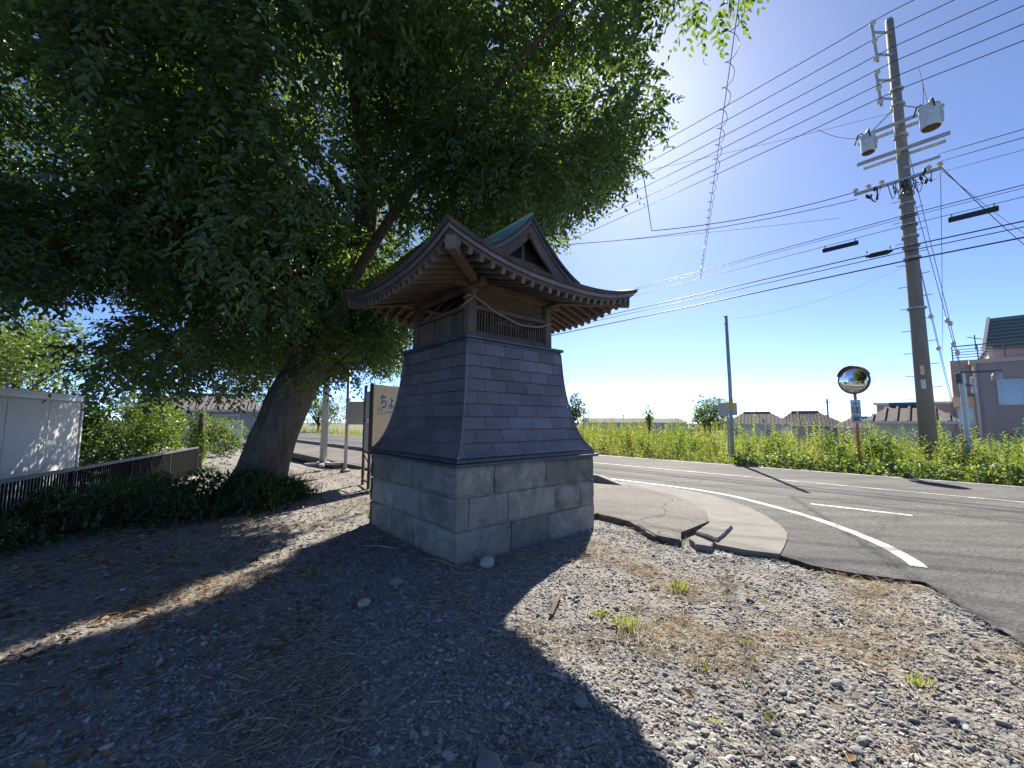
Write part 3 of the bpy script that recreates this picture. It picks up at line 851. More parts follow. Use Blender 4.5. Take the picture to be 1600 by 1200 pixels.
CL = np.array([(-4.0,4.4,5.9,0.67),(-7.4,7.4,5.9,0.55),(-7.7,4.7,7.9,0.57),(-0.4,8.9,9.6,0.42),(0.1,8.4,9.9,0.56),(-4.4,9.5,3.0,0.53),(-8.7,9.1,3.0,0.60),(1.5,5.7,5.9,0.58),(-0.6,5.3,4.6,0.61),(-4.9,12.3,5.0,0.59),(-10.1,7.5,8.4,0.56),(-0.8,5.9,9.5,0.75),(1.6,7.3,6.2,0.64),(-4.4,3.3,5.1,0.57),(-5.1,3.6,6.3,0.76),(-1.4,10.8,5.9,0.75),(1.9,5.9,6.3,0.58),(-1.1,8.4,7.6,0.52),(-4.5,4.2,6.1,0.47),(-0.0,7.7,5.0,0.75),(-7.0,8.2,6.5,0.52),(-1.3,4.3,6.6,0.70),(-2.0,6.3,6.9,0.70),(-0.4,9.3,6.2,0.76),(-5.9,9.0,2.8,0.56),(0.5,9.6,7.5,0.60),(-0.7,10.7,9.4,0.70),(2.0,8.9,8.2,0.54),(-3.1,7.6,3.2,0.62),(-4.9,4.6,6.2,0.40),(0.3,9.3,5.3,0.33),(1.1,8.3,6.8,0.72),(-6.4,10.4,3.0,0.71),(-7.4,6.7,8.9,0.49),(-4.8,4.1,5.1,0.63),(-9.3,4.2,5.9,0.53),(-4.0,6.9,5.1,0.56),(-9.2,9.1,5.6,0.53),(-12.4,6.9,7.1,0.63),(-8.7,8.7,2.9,0.41),(-10.2,9.5,8.2,0.72),(-0.2,5.2,7.2,0.64),(-5.8,6.5,3.6,0.49),(-4.0,11.5,6.7,0.46),(-6.9,9.5,8.1,0.61),(1.1,3.4,6.7,0.57),(-3.0,10.0,9.3,0.74),(-2.5,6.9,2.4,0.55),(-5.5,9.6,10.7,0.58),(-12.0,6.0,4.3,0.69),(-2.2,6.6,4.3,0.44),(-2.3,7.5,3.8,0.60),(-6.4,4.1,3.5,0.42),(-7.4,9.8,7.8,0.64),(-7.8,10.3,5.6,0.70),(-0.5,6.1,5.3,0.75),(-4.6,9.5,2.6,0.34),(-2.5,6.1,4.0,0.43),(-1.2,3.6,6.0,0.58),(-3.9,4.0,6.3,0.70),(-1.6,6.0,5.1,0.77),(-3.4,8.7,2.4,0.30),(-6.5,7.4,4.0,0.63),(-5.2,9.0,11.2,0.75),(-0.7,7.9,8.9,0.60),(-3.5,7.1,10.4,0.58),(-4.3,12.6,7.4,0.58),(-2.7,8.9,3.3,0.50),(-7.3,8.4,3.4,0.77),(-10.2,2.9,6.7,0.70),(-1.0,7.3,6.5,0.47),(1.3,9.0,6.4,0.40),(-5.0,4.1,5.8,0.77),(-3.0,6.7,3.6,0.60),(0.0,4.7,6.6,0.45),(2.2,8.3,7.4,0.64),(-1.0,10.8,6.3,0.72),(-2.3,11.6,10.0,0.70),(1.2,5.7,7.8,0.68),(-4.8,5.9,4.5,0.42),(-2.4,12.0,7.2,0.48),(0.1,9.1,7.0,0.56),(-10.1,10.2,6.7,0.58),(-8.0,9.5,7.3,0.40),(-8.4,8.4,5.2,0.67),(-0.1,4.7,4.6,0.53),(-5.6,6.2,4.4,0.65),(-3.0,10.1,4.4,0.70),(-10.8,4.0,5.0,0.46),(-5.4,4.1,3.4,0.62),(-3.1,5.3,4.0,0.41),(-2.0,4.0,3.9,0.50),(-2.3,4.8,7.4,0.56),(-4.5,5.0,5.2,0.52),(0.5,8.4,9.0,0.58),(-6.3,8.6,7.7,0.51),(-7.3,6.7,8.5,0.54),(-3.3,7.1,3.5,0.59),(-5.9,3.2,5.0,0.56),(-0.1,6.9,7.9,0.64),(0.7,9.4,6.3,0.48),(-10.5,5.6,4.5,0.61),(-4.2,8.4,11.1,0.55),(-2.0,5.0,7.0,0.52),(2.1,8.8,7.2,0.71),(-5.2,7.2,4.6,0.45),(-11.2,9.9,7.7,0.43),(-3.9,5.6,2.7,0.56),(-0.8,6.3,9.5,0.42),(0.8,9.1,9.7,0.76),(-5.3,6.4,6.4,0.47),(-3.4,8.1,3.5,0.77),(-4.8,3.8,2.7,0.30),(-6.4,9.8,3.2,0.47),(-5.2,7.6,7.5,0.56),(-3.6,6.8,3.6,0.61),(-5.5,9.3,8.5,0.61),(-7.0,8.0,9.1,0.74),(-5.8,11.3,6.2,0.50),(-5.6,7.9,6.7,0.65),(-5.9,12.4,7.5,0.78),(-3.1,6.2,4.1,0.71),(-8.0,10.8,7.3,0.67),(-10.2,4.4,4.8,0.75),(-2.7,10.1,5.4,0.75),(-3.4,4.5,3.8,0.47),(-6.9,10.6,2.6,0.55),(-3.2,3.3,6.2,0.52),(-3.6,6.2,3.3,0.73),(-9.4,10.7,7.2,0.73),(-2.8,9.0,4.1,0.62),(-2.5,3.9,3.1,0.68),(-3.8,7.5,3.2,0.62),(-1.4,10.7,9.6,0.52),(0.1,5.8,4.9,0.75),(-8.6,4.1,2.2,0.46),(-6.7,4.9,5.9,0.52),(0.5,5.1,9.3,0.54),(-3.1,8.4,2.3,0.28),(-1.1,5.4,8.2,0.62),(-3.0,3.7,7.1,0.69),(-4.6,9.1,5.7,0.64),(-0.2,4.8,4.9,0.51),(-8.4,8.2,4.4,0.48),(-1.2,9.4,4.5,0.34),(-4.7,11.3,3.9,0.43),(-4.9,8.8,3.1,0.43),(-12.7,8.7,6.6,0.58),(1.3,4.3,7.7,0.50),(1.9,7.1,8.9,0.53),(-3.2,9.7,11.4,0.48),(-5.5,12.6,5.6,0.46),(-4.4,10.5,4.8,0.52),(-1.1,8.9,7.3,0.58),(-6.7,9.7,3.0,0.62),(-5.5,5.8,6.0,0.71),(-3.4,9.2,4.2,0.56),(-1.9,3.9,7.7,0.69),(-4.3,6.7,3.9,0.76),(-4.9,4.2,3.4,0.68),(-5.7,9.1,5.0,0.42),(1.4,7.7,6.3,0.65),(-9.1,12.5,4.0,0.73),(-6.3,9.4,3.1,0.51),(-1.6,8.6,4.5,0.57),(-8.2,10.8,8.7,0.44),(-6.5,6.8,6.9,0.62),(1.9,8.7,7.6,0.47),(-6.6,9.9,6.5,0.53),(-3.0,9.0,11.3,0.44),(-2.4,11.4,6.0,0.68),(0.3,6.0,6.7,0.43),(-12.1,5.1,7.3,0.64),(-5.3,7.8,4.6,0.70),(-7.6,11.8,5.5,0.77),(-6.1,4.6,3.3,0.67),(-0.9,7.9,4.1,0.32),(-9.5,8.7,3.0,0.39),(-5.5,9.4,6.9,0.71),(-1.2,7.3,7.5,0.42),(-4.3,6.6,10.1,0.61),(-3.4,3.6,4.1,0.58),(0.0,11.7,8.6,0.70),(-4.0,7.6,5.3,0.73),(-4.6,4.7,5.8,0.60),(-5.7,7.6,4.2,0.76),(-4.3,4.8,3.7,0.54),(-3.6,3.3,4.6,0.41),(-8.2,7.9,2.4,0.43),(-3.2,7.7,6.1,0.53),(-5.9,12.1,6.5,0.68),(-1.8,3.7,5.2,0.47),(0.1,4.0,7.4,0.65),(-3.3,6.0,2.8,0.61),(-9.3,6.6,8.0,0.59),(-1.1,8.5,4.3,0.46),(-4.7,5.9,8.1,0.46),(-6.3,8.9,4.8,0.60),(-3.4,6.8,4.0,0.65),(-6.9,8.0,4.4,0.40),(-5.4,10.5,3.7,0.70),(-1.1,8.8,5.1,0.67),(-3.2,6.8,6.4,0.42),(-1.3,4.9,7.8,0.60),(-6.3,10.1,6.1,0.68),(-1.7,3.5,5.7,0.67),(-6.0,10.8,3.1,0.44),(-1.2,5.6,9.2,0.58),(-9.5,7.8,9.6,0.67),(-2.4,7.3,7.5,0.71),(-3.7,4.3,3.9,0.54),(-4.3,10.8,9.7,0.54),(-4.8,4.4,9.9,0.71),(-6.5,7.4,9.2,0.67),(-7.0,5.9,4.1,0.44),(-1.9,7.5,5.7,0.60),(-2.7,4.0,4.4,0.73),(-3.6,3.2,5.5,0.47),(-12.3,6.1,3.0,0.49),(-1.7,8.0,11.2,0.67),(-1.6,6.9,9.8,0.52),(-4.4,7.2,3.9,0.74),(-1.2,8.8,11.0,0.46),(-2.6,7.2,3.8,0.40),(-3.7,13.0,7.5,0.40),(-3.8,6.9,10.8,0.76),(0.7,8.7,5.6,0.60),(-6.0,8.3,3.8,0.48),(-4.8,8.7,2.7,0.47),(-6.0,8.8,4.0,0.47),(-3.6,3.3,8.8,0.76),(1.4,5.1,7.2,0.61),(-2.7,8.6,2.5,0.29),(-5.0,7.9,8.2,0.71),(-0.5,10.3,5.9,0.73),(-5.1,9.3,10.8,0.65),(-5.7,4.4,3.1,0.48),(-4.3,5.2,2.5,0.66),(0.3,9.1,6.0,0.49),(-3.8,7.5,4.1,0.51),(-6.4,9.8,5.5,0.64),(-2.4,10.2,8.8,0.51),(-4.9,9.3,2.4,0.36),(0.9,9.7,7.1,0.63),(-2.1,9.8,9.7,0.68),(-3.3,10.5,2.7,0.35),(-3.9,8.2,10.5,0.53),(-8.8,5.9,8.9,0.66),(-5.3,8.7,3.0,0.50),(-3.7,10.0,3.6,0.60),(-0.3,7.7,8.1,0.73),(-3.7,9.9,4.1,0.76),(-7.9,6.4,8.9,0.56),(-7.4,5.7,9.0,0.51),(-4.1,5.3,5.6,0.43),(-8.0,11.3,8.0,0.49),(-4.7,5.2,2.1,0.49),(-7.7,7.8,9.5,0.65),(-9.2,3.5,7.1,0.60),(1.6,9.2,7.2,0.66),(2.4,5.8,8.7,0.47),(-5.9,11.4,3.8,0.58),(-5.0,11.1,3.7,0.64),(-6.4,4.0,8.5,0.68),(-4.1,5.7,5.1,0.55),(-2.1,8.3,9.8,0.58),(-5.9,5.1,9.7,0.73),(-8.9,4.8,3.4,0.51),(0.8,8.1,5.6,0.50),(-0.8,12.1,7.8,0.75),(-2.3,7.3,10.9,0.61),(0.2,8.5,5.8,0.49),(-4.1,6.1,4.5,0.68),(-3.8,9.4,3.8,0.54),(-9.4,8.0,7.9,0.68),(0.3,6.7,5.9,0.71),(-1.6,6.2,6.7,0.41),(-7.1,7.6,4.2,0.69),(-4.3,9.0,10.1,0.56),(-2.9,6.9,2.7,0.70),(0.5,8.7,6.8,0.78),(-3.9,10.5,10.5,0.60),(-4.2,4.3,3.4,0.51),(-3.5,6.2,4.3,0.44),(2.5,7.7,8.2,0.57),(-1.1,5.3,7.5,0.76),(-9.1,4.1,7.4,0.58),(-7.8,6.5,9.6,0.57),(-6.1,3.8,4.7,0.78),(-3.9,6.1,3.7,0.65),(-6.5,9.7,2.4,0.43),(-0.5,8.7,5.6,0.60),(-2.1,9.3,11.4,0.71),(-9.1,10.7,8.3,0.75),(-3.3,10.0,3.3,0.56),(-1.2,6.7,9.2,0.76),(-5.0,6.5,4.2,0.49),(-8.2,4.6,5.3,0.77),(-1.4,4.9,4.6,0.55),(-7.2,7.1,4.2,0.52),(-7.5,7.3,8.9,0.43),(-11.2,8.7,6.4,0.59),(-2.8,7.2,9.2,0.67),(-1.3,5.2,7.0,0.66),(-3.6,3.5,5.1,0.67),(-4.0,11.8,4.8,0.56),(-1.8,9.2,9.3,0.49),(-3.5,6.8,4.8,0.50),(-7.6,10.4,8.5,0.51),(-0.6,7.1,4.6,0.69),(-1.6,10.6,10.5,0.69),(-8.9,6.9,4.2,0.47),(-7.3,8.0,5.3,0.55),(-2.6,8.4,3.3,0.46),(1.7,7.8,6.8,0.72),(-8.0,8.7,9.5,0.47),(-5.5,8.3,2.6,0.55),(-2.2,3.3,7.2,0.62),(-8.4,6.6,7.7,0.69),(-0.5,4.2,5.6,0.58),(1.8,4.4,7.5,0.71),(-8.3,2.7,5.5,0.46),(-11.9,9.0,5.5,0.55),(-7.6,6.3,9.0,0.77),(-0.2,8.5,8.1,0.43),(-7.2,5.0,8.7,0.52),(0.9,4.7,8.1,0.69),(-4.5,7.6,4.0,0.51),(-4.6,7.3,7.2,0.74),(-3.4,8.2,4.5,0.62),(-1.2,6.0,9.0,0.60),(-6.5,8.6,6.4,0.60),(-8.9,4.8,2.4,0.71),(-0.3,6.4,5.7,0.53),(-3.8,8.7,2.6,0.42),(-6.0,10.3,8.9,0.46),(-8.2,4.4,2.5,0.44),(1.2,5.2,5.2,0.45),(-1.1,6.3,8.8,0.77),(-3.9,7.5,9.8,0.71),(-5.5,5.1,2.1,0.31),(-1.1,11.2,9.7,0.67),(-4.5,7.5,4.8,0.78),(1.3,8.1,8.8,0.49),(-1.2,8.8,4.8,0.73),(-7.0,3.8,4.5,0.59),(0.2,8.8,8.6,0.52),(-7.3,4.7,4.6,0.67),(-5.4,11.1,3.0,0.52),(-10.3,3.7,4.9,0.60),(-8.7,9.9,6.1,0.61),(-4.3,9.7,5.7,0.48),(-7.2,11.0,3.2,0.75),(-6.5,6.8,9.3,0.52),(-5.2,5.9,3.9,0.75),(-2.5,4.6,7.8,0.43),(-7.8,4.7,8.5,0.47),(-4.5,10.5,8.0,0.76),(-9.8,10.9,8.4,0.72),(-4.3,8.9,3.0,0.64),(-0.9,5.1,9.4,0.52),(-4.0,7.8,2.6,0.57),(1.9,9.8,7.9,0.78),(-4.8,6.6,7.8,0.53),(-6.4,12.1,7.4,0.70),(-3.9,7.6,4.6,0.53),(-3.8,4.9,4.0,0.71),(-3.2,9.8,4.1,0.70),(-11.3,10.0,7.2,0.71),(-6.5,5.6,7.3,0.71),(-5.0,9.3,3.1,0.64),(0.8,4.0,6.1,0.57),(-5.5,9.2,3.4,0.65),(-0.6,9.1,8.4,0.41),(0.3,5.1,4.7,0.67),(-0.1,4.9,10.0,0.58),(-7.2,8.0,8.7,0.77),(-7.6,5.4,9.0,0.58),(-7.6,6.9,5.5,0.54),(-2.4,8.0,3.6,0.64),(-6.9,6.7,10.0,0.71),(-6.1,5.0,3.8,0.67),(-6.2,10.9,7.0,0.69),(1.6,8.7,6.7,0.65),(-1.4,5.7,9.9,0.68),(-0.3,10.3,9.8,0.49),(-2.1,6.9,2.8,0.34),(-6.2,3.6,3.2,0.42),(-9.3,8.7,5.4,0.54),(-2.1,11.6,7.5,0.78),(-4.5,5.5,2.7,0.65),(-6.6,8.4,3.5,0.75),(-3.2,5.1,3.1,0.63),(-4.9,7.7,3.4,0.41),(2.2,7.2,8.4,0.44),(-7.5,6.1,3.7,0.53),(-11.5,8.8,7.5,0.64),(-5.6,8.4,4.3,0.57),(-7.3,10.1,8.7,0.59),(0.5,7.9,9.5,0.64),(0.5,4.5,6.9,0.45),(0.2,8.8,7.8,0.67),(-6.4,10.9,3.9,0.78),(0.8,3.2,6.9,0.70),(-7.9,5.9,8.3,0.46),(-8.2,11.8,5.2,0.56),(-5.1,12.9,7.0,0.52),(-3.4,9.5,3.6,0.78),(-4.0,11.5,7.5,0.70),(-1.9,8.2,7.1,0.76),(-4.8,8.2,2.7,0.52),(-1.1,4.9,5.9,0.46),(-8.0,4.3,7.6,0.43),(-6.3,11.5,6.2,0.61),(-1.2,4.0,5.9,0.77),(-4.0,4.1,9.7,0.62),(-6.7,7.2,8.4,0.47),(-9.1,5.2,2.4,0.64),(-3.2,11.2,8.5,0.45),(-6.4,9.7,7.9,0.71),(-9.8,9.0,8.1,0.67),(-0.7,5.8,4.8,0.69),(-6.2,7.8,2.9,0.64),(-4.1,6.2,4.1,0.76),(-0.4,12.1,6.0,0.35),(-4.0,9.2,2.8,0.43),(-1.4,8.9,7.6,0.78),(-7.7,8.0,3.0,0.51),(1.6,5.7,5.1,0.28),(-7.6,11.0,5.1,0.44),(-9.0,8.9,2.5,0.43),(-2.2,2.9,5.4,0.42),(-3.2,10.5,3.4,0.58),(-7.6,9.2,9.4,0.50),(-3.6,4.4,5.4,0.56),(0.4,7.7,5.4,0.52),(-5.8,7.5,3.7,0.41),(-6.6,3.6,7.5,0.63),(-7.2,11.0,3.6,0.43),(0.4,7.9,10.5,0.56),(-2.6,3.6,5.2,0.42),(-3.2,9.2,3.1,0.51),(-2.8,10.3,4.2,0.59),(1.3,9.5,6.6,0.50),(-3.5,7.8,4.7,0.55),(-3.0,8.8,2.9,0.57),(0.7,4.8,8.7,0.60),(-5.2,8.7,3.9,0.49),(-6.8,12.1,4.0,0.63),(-0.3,6.1,4.9,0.60),(-11.0,5.0,7.4,0.76),(-2.3,9.9,4.2,0.54),(1.0,5.4,5.6,0.64),(-8.1,5.3,7.9,0.57),(-9.7,12.5,5.6,0.69),(-4.8,10.5,9.9,0.47),(-5.2,6.0,4.5,0.53),(0.4,7.6,8.0,0.43),(-2.7,12.8,6.3,0.41),(-2.1,3.3,5.1,0.60),(1.2,7.9,7.6,0.45),(-5.0,9.2,5.5,0.73),(-9.8,5.8,5.5,0.63),(-5.4,10.0,3.2,0.61),(-10.9,6.9,6.2,0.62),(-1.8,12.3,8.2,0.67),(-6.5,9.2,6.7,0.56),(-6.5,3.6,8.0,0.44),(-4.6,5.4,9.1,0.77),(-8.0,10.1,5.2,0.41),(2.4,4.3,6.8,0.72),(-1.3,5.4,4.7,0.71),(-7.0,9.0,10.1,0.66),(0.3,4.3,7.7,0.47),(-5.8,3.8,3.5,0.69),(-3.0,7.4,2.8,0.65),(-9.7,6.7,6.9,0.71),(-2.5,7.4,2.6,0.48),(-8.7,11.7,4.2,0.55),(-3.3,6.8,11.6,0.55),(-8.3,8.7,5.9,0.52),(-10.1,5.8,6.7,0.46),(-3.1,9.3,3.9,0.74),(-1.8,7.9,3.9,0.65),(-2.0,6.5,6.3,0.48),(0.2,9.7,9.5,0.67),(-0.7,9.8,9.6,0.52),(-11.9,4.2,4.0,0.73),(-1.2,6.0,10.5,0.75),(-2.5,5.4,10.9,0.67),(-11.6,5.2,4.0,0.73),(-2.8,7.6,3.5,0.61),(-10.2,3.8,5.7,0.51),(-3.0,3.6,5.5,0.56),(0.4,11.4,6.3,0.61),(-5.2,6.9,3.7,0.54),(-4.3,5.8,4.3,0.51),(-8.5,11.8,6.6,0.64),(-11.5,9.0,8.5,0.56),(0.4,7.6,6.5,0.78),(-10.4,12.2,5.2,0.43),(-1.6,9.6,9.9,0.62),(-0.7,9.4,8.1,0.76),(-0.2,11.6,7.8,0.51),(-4.6,7.0,5.0,0.75),(0.5,5.3,5.2,0.65),(-2.7,10.8,8.2,0.54),(-5.1,4.5,3.4,0.70),(-4.9,4.8,4.4,0.58),(-0.0,7.4,5.9,0.72),(-6.5,8.5,2.1,0.45),(-0.7,10.9,8.7,0.52),(-1.8,9.0,4.5,0.46),(-2.0,9.5,11.1,0.53),(-5.2,10.8,5.8,0.76),(-3.2,9.8,2.8,0.44),(-5.6,7.1,4.1,0.48),(-6.8,8.7,9.5,0.76),(-4.7,8.9,8.1,0.51),(-6.6,9.6,6.1,0.66),(-1.7,6.9,7.8,0.52),(-3.1,8.3,3.8,0.59),(-3.5,6.3,9.8,0.66),(-8.4,5.6,4.5,0.68),(-3.9,3.3,5.0,0.53),(1.2,7.9,9.6,0.47),(-7.4,4.2,5.6,0.77),(-1.1,6.0,5.6,0.53),(1.5,8.2,7.2,0.42),(-3.3,2.8,4.9,0.43),(-6.9,8.6,5.8,0.61),(-1.6,9.4,10.3,0.64),(-5.2,3.6,3.0,0.53),(-6.9,3.0,5.1,0.77),(-5.2,6.7,4.6,0.70),(0.3,11.6,7.2,0.72),(-9.6,5.1,3.1,0.70),(0.7,4.9,4.5,0.45),(-1.7,5.4,6.4,0.72),(-0.9,4.5,10.1,0.48),(-7.0,11.4,3.8,0.73),(-1.4,4.6,6.2,0.44),(-4.4,4.7,7.8,0.53),(-11.7,6.6,7.8,0.71),(-11.6,6.2,2.3,0.68),(-12.4,6.8,7.5,0.49),(-8.6,10.6,4.8,0.51),(1.7,4.0,8.5,0.54),(-1.6,9.7,10.7,0.55),(-2.4,6.9,6.9,0.53),(-1.9,11.0,10.1,0.45),(-7.8,10.4,7.6,0.62),(-6.3,7.3,3.7,0.44),(-4.2,11.6,8.5,0.77),(-2.5,7.5,6.5,0.77),(-4.7,6.9,2.1,0.41),(-9.3,6.6,3.8,0.60),(-8.7,7.8,7.9,0.49),(1.6,10.6,7.9,0.51),(-12.3,9.4,6.1,0.74),(1.6,8.1,6.1,0.40),(-7.6,6.1,5.8,0.65),(-2.3,7.9,2.8,0.35),(-3.8,9.6,3.4,0.64),(-6.4,5.1,9.5,0.74),(-2.8,3.4,8.1,0.50),(-0.4,4.7,5.2,0.61),(-7.1,7.7,9.9,0.68),(-4.7,4.1,6.7,0.69),(-6.7,5.7,3.5,0.44),(-12.2,9.7,6.4,0.70),(-7.9,6.2,3.8,0.78),(-4.5,5.0,4.4,0.71),(0.5,9.6,7.0,0.62),(-4.1,4.7,4.1,0.64),(-5.4,6.9,7.5,0.78),(-2.6,3.4,6.0,0.75),(1.2,3.2,7.0,0.72),(-11.1,8.9,8.4,0.68),(-5.7,10.0,10.8,0.78),(0.6,9.9,6.7,0.40),(-10.0,7.7,9.5,0.47),(-4.5,10.6,10.5,0.49),(-7.3,11.3,5.4,0.75),(-9.7,12.1,6.3,0.66),(-4.9,7.7,4.9,0.76),(-5.1,4.9,3.3,0.35),(-1.8,7.5,9.8,0.69),(-5.7,8.2,10.8,0.51),(0.4,5.1,6.8,0.45),(0.7,7.1,7.8,0.65),(-2.3,4.5,6.8,0.53),(1.6,6.1,5.9,0.43),(-1.3,3.6,5.5,0.47),(-11.9,9.1,7.6,0.48),(-5.1,9.4,6.2,0.55),(-6.9,11.3,6.5,0.67),(-4.3,4.3,4.1,0.76),(-12.5,6.1,6.3,0.68),(-4.8,6.6,3.5,0.44),(-5.5,8.1,3.5,0.67),(-3.8,7.7,2.9,0.50),(-5.0,7.5,9.8,0.65),(1.2,5.4,7.1,0.60),(-6.1,8.6,3.2,0.64),(-3.7,7.9,3.7,0.68),(0.1,8.3,7.8,0.66),(-7.2,2.8,5.9,0.71),(-5.9,6.0,4.2,0.73),(2.1,3.9,7.6,0.63),(-1.8,5.0,6.5,0.62),(-8.8,6.2,6.5,0.68),(-3.5,6.3,9.3,0.44),(1.4,4.4,6.9,0.45),(-4.4,4.5,4.8,0.43),(-2.0,3.5,6.0,0.78),(-4.7,9.8,6.2,0.63),(-4.7,7.7,7.2,0.51),(-7.2,7.8,2.8,0.64),(-6.9,10.5,4.9,0.68),(-1.5,8.6,7.2,0.43),(-2.9,6.5,6.3,0.47),(-5.3,10.4,3.1,0.67),(-3.6,7.5,2.3,0.29),(-0.9,7.2,9.4,0.43),(-3.5,11.8,5.7,0.71),(-4.9,10.3,5.7,0.69),(-4.1,9.7,3.6,0.65),(0.6,3.2,6.3,0.69),(-1.1,10.2,9.9,0.57),(-3.3,6.3,11.2,0.77),(-7.0,9.8,4.6,0.67),(-1.3,7.5,9.0,0.76),(-11.9,5.7,2.5,0.61),(-0.6,4.7,4.7,0.74),(-1.6,9.4,4.9,0.72),(-3.2,3.4,4.7,0.76),(-7.3,6.6,4.1,0.67),(-8.5,6.7,4.4,0.70),(-4.3,6.7,8.9,0.76),(-4.2,7.7,3.2,0.54),(-3.0,12.5,6.2,0.59),(-4.5,8.8,3.5,0.51),(-2.4,3.5,4.4,0.58),(-0.5,5.3,5.2,0.59),(1.8,7.8,7.3,0.61),(-5.4,3.5,6.5,0.47),(-6.1,7.1,2.4,0.77),(-6.6,4.3,3.1,0.56),(-6.1,7.0,4.0,0.75),(-3.7,5.6,3.1,0.74),(-6.8,8.0,2.5,0.67),(-5.9,8.4,7.6,0.75),(-3.6,7.3,5.1,0.72),(-0.4,4.0,6.1,0.50),(-3.2,8.6,4.3,0.77),(-1.2,6.2,9.5,0.51),(-4.7,5.5,4.5,0.43),(-8.4,8.7,2.4,0.48),(2.2,7.3,8.8,0.47),(1.1,4.3,8.2,0.47),(-5.9,8.1,4.4,0.62),(-3.3,4.7,4.3,0.58),(-6.6,9.9,4.9,0.55),(-3.7,10.7,8.9,0.42),(-3.1,4.2,4.1,0.57),(-2.9,6.7,4.2,0.77),(-3.4,7.2,4.0,0.60),(-4.2,7.2,4.4,0.71),(-2.1,5.9,6.7,0.57),(-0.3,11.4,5.8,0.38),(-3.5,8.3,2.6,0.50),(-2.1,5.3,6.0,0.60),(-2.0,6.3,10.4,0.66),(-3.2,6.7,10.8,0.58),(1.5,6.3,5.3,0.28),(-7.5,9.3,8.4,0.68),(-3.2,6.2,3.5,0.44),(-6.5,3.9,3.0,0.61),(-3.6,6.9,2.2,0.36),(-6.3,8.5,8.9,0.64),(-8.3,11.1,5.9,0.62),(-5.0,6.4,8.1,0.66),(-2.1,5.9,10.2,0.75),(-6.1,6.6,7.3,0.74),(-6.6,2.9,4.9,0.68),(-2.7,5.4,7.6,0.69),(-0.3,6.7,5.1,0.72),(-4.0,11.2,9.3,0.73),(-1.1,5.8,6.3,0.60),(-3.1,8.2,3.0,0.61),(-9.2,4.7,3.0,0.72),(-0.5,4.7,8.8,0.73),(-6.0,10.0,7.9,0.51),(-3.5,3.6,6.3,0.74),(-5.0,10.1,9.5,0.41),(-4.6,3.6,8.5,0.75),(1.0,10.8,7.9,0.56),(-12.3,9.0,7.3,0.52),(-3.6,4.3,6.1,0.62),(0.7,5.5,4.4,0.31),(-5.0,6.0,5.5,0.46),(-8.8,8.8,3.3,0.29),(2.0,8.6,6.7,0.30),(-2.1,12.4,8.5,0.50),(-1.2,6.1,7.1,0.72),(-3.2,7.8,3.9,0.57),(-3.8,6.6,11.5,0.70),(1.3,3.8,4.9,0.31),(-4.8,5.3,4.9,0.73),(-11.7,9.5,5.1,0.43),(-3.8,6.9,3.9,0.60),(-7.8,6.7,4.3,0.51),(-2.7,2.6,7.5,0.74),(-3.6,7.4,4.3,0.48),(-7.0,5.9,6.7,0.54),(-7.1,5.5,4.2,0.58),(-1.0,7.0,4.7,0.53),(0.8,4.8,6.6,0.46),(-7.3,8.1,2.2,0.40)])
limb_targets = [12, 33, 90, 150, 188, 221, 300, 371, 425, 77, 205]
for i, k in enumerate(limb_targets):
    c = Vector(CL[k % len(CL), :3]); st = Vector(tp[3 + i % 4]).lerp(Vector(tp[4 + i % 4]), random.random())
    if c.z < st.z - 1.2: st = Vector(tp[3])
    midp = st.lerp(c, .5) + Vector((random.uniform(-.4, .4), random.uniform(-.4, .4), random.uniform(.2, .8)))
    bark_tube([st - TO, midp - TO, c - TO], [random.uniform(.10, .16), .07, .02], 10, 7, .03, i).build('branch', M['bark'], tree, smooth=True)

def sprays(C, Dv, per, tw, leafL, hang, rng):
    """leafy twigs: start C, direction Dv; returns leaf arrays"""
    n = len(C)
    Dv = unit(Dv)
    S = unit(np.cross(Dv, np.array([0, 0, 1.0]) + rng.normal(0, .25, (n, 3))))
    U = np.cross(S, Dv)
    t = (np.arange(per) + .6) / per
    P = C[:, None, :] + Dv[:, None, :] * (t * tw)[None, :, None] - np.array([0, 0, 1.0]) * (t ** 2 * tw * hang)[None, :, None]
    P = P + rng.normal(0, .012, P.shape)
    side = np.where(np.arange(per) % 2 == 0, 1.0, -1.0)
    LD = Dv[:, None, :] * .55 + S[:, None, :] * side[None, :, None] * .85 - np.array([0, 0, .35]) + rng.normal(0, .22, P.shape)
    LN = U[:, None, :] + rng.normal(0, .3, P.shape)
    L = leafL * rng.uniform(.7, 1.2, (n, per)) * (1 - .25 * t[None, :])
    return P.reshape(-1, 3), LD.reshape(-1, 3), LN.reshape(-1, 3), L.ravel()

# leafy sprays through every clump of the crown
rc = np.random.default_rng(21)
Cs, Ds, Vs = [], [], []
for (x, y, z, r) in CL:
    k = int(52 * (r / .55) ** 2)
    v = unit(rc.normal(size=(k, 3))); rad = r * rc.uniform(.35, 1.0, k) ** .6
    stretch = np.array([1.1, 1.1, .85])
    Cs.append(np.array([x, y, z]) + v * rad[:, None] * stretch * .8)
    Ds.append(v * .8 + rc.normal(0, .45, (k, 3)) + np.array([0, 0, -.15]))
    Vs.append(np.clip(rc.normal(.36, .17) + (.4 if rc.random() < .12 else 0) + rc.normal(0, .07, k), 0, 1))  # random lighter clumps: sunlit and young-leaf tone put into the colour
Cs = np.concatenate(Cs); Ds = np.concatenate(Ds); Vs = np.concatenate(Vs)
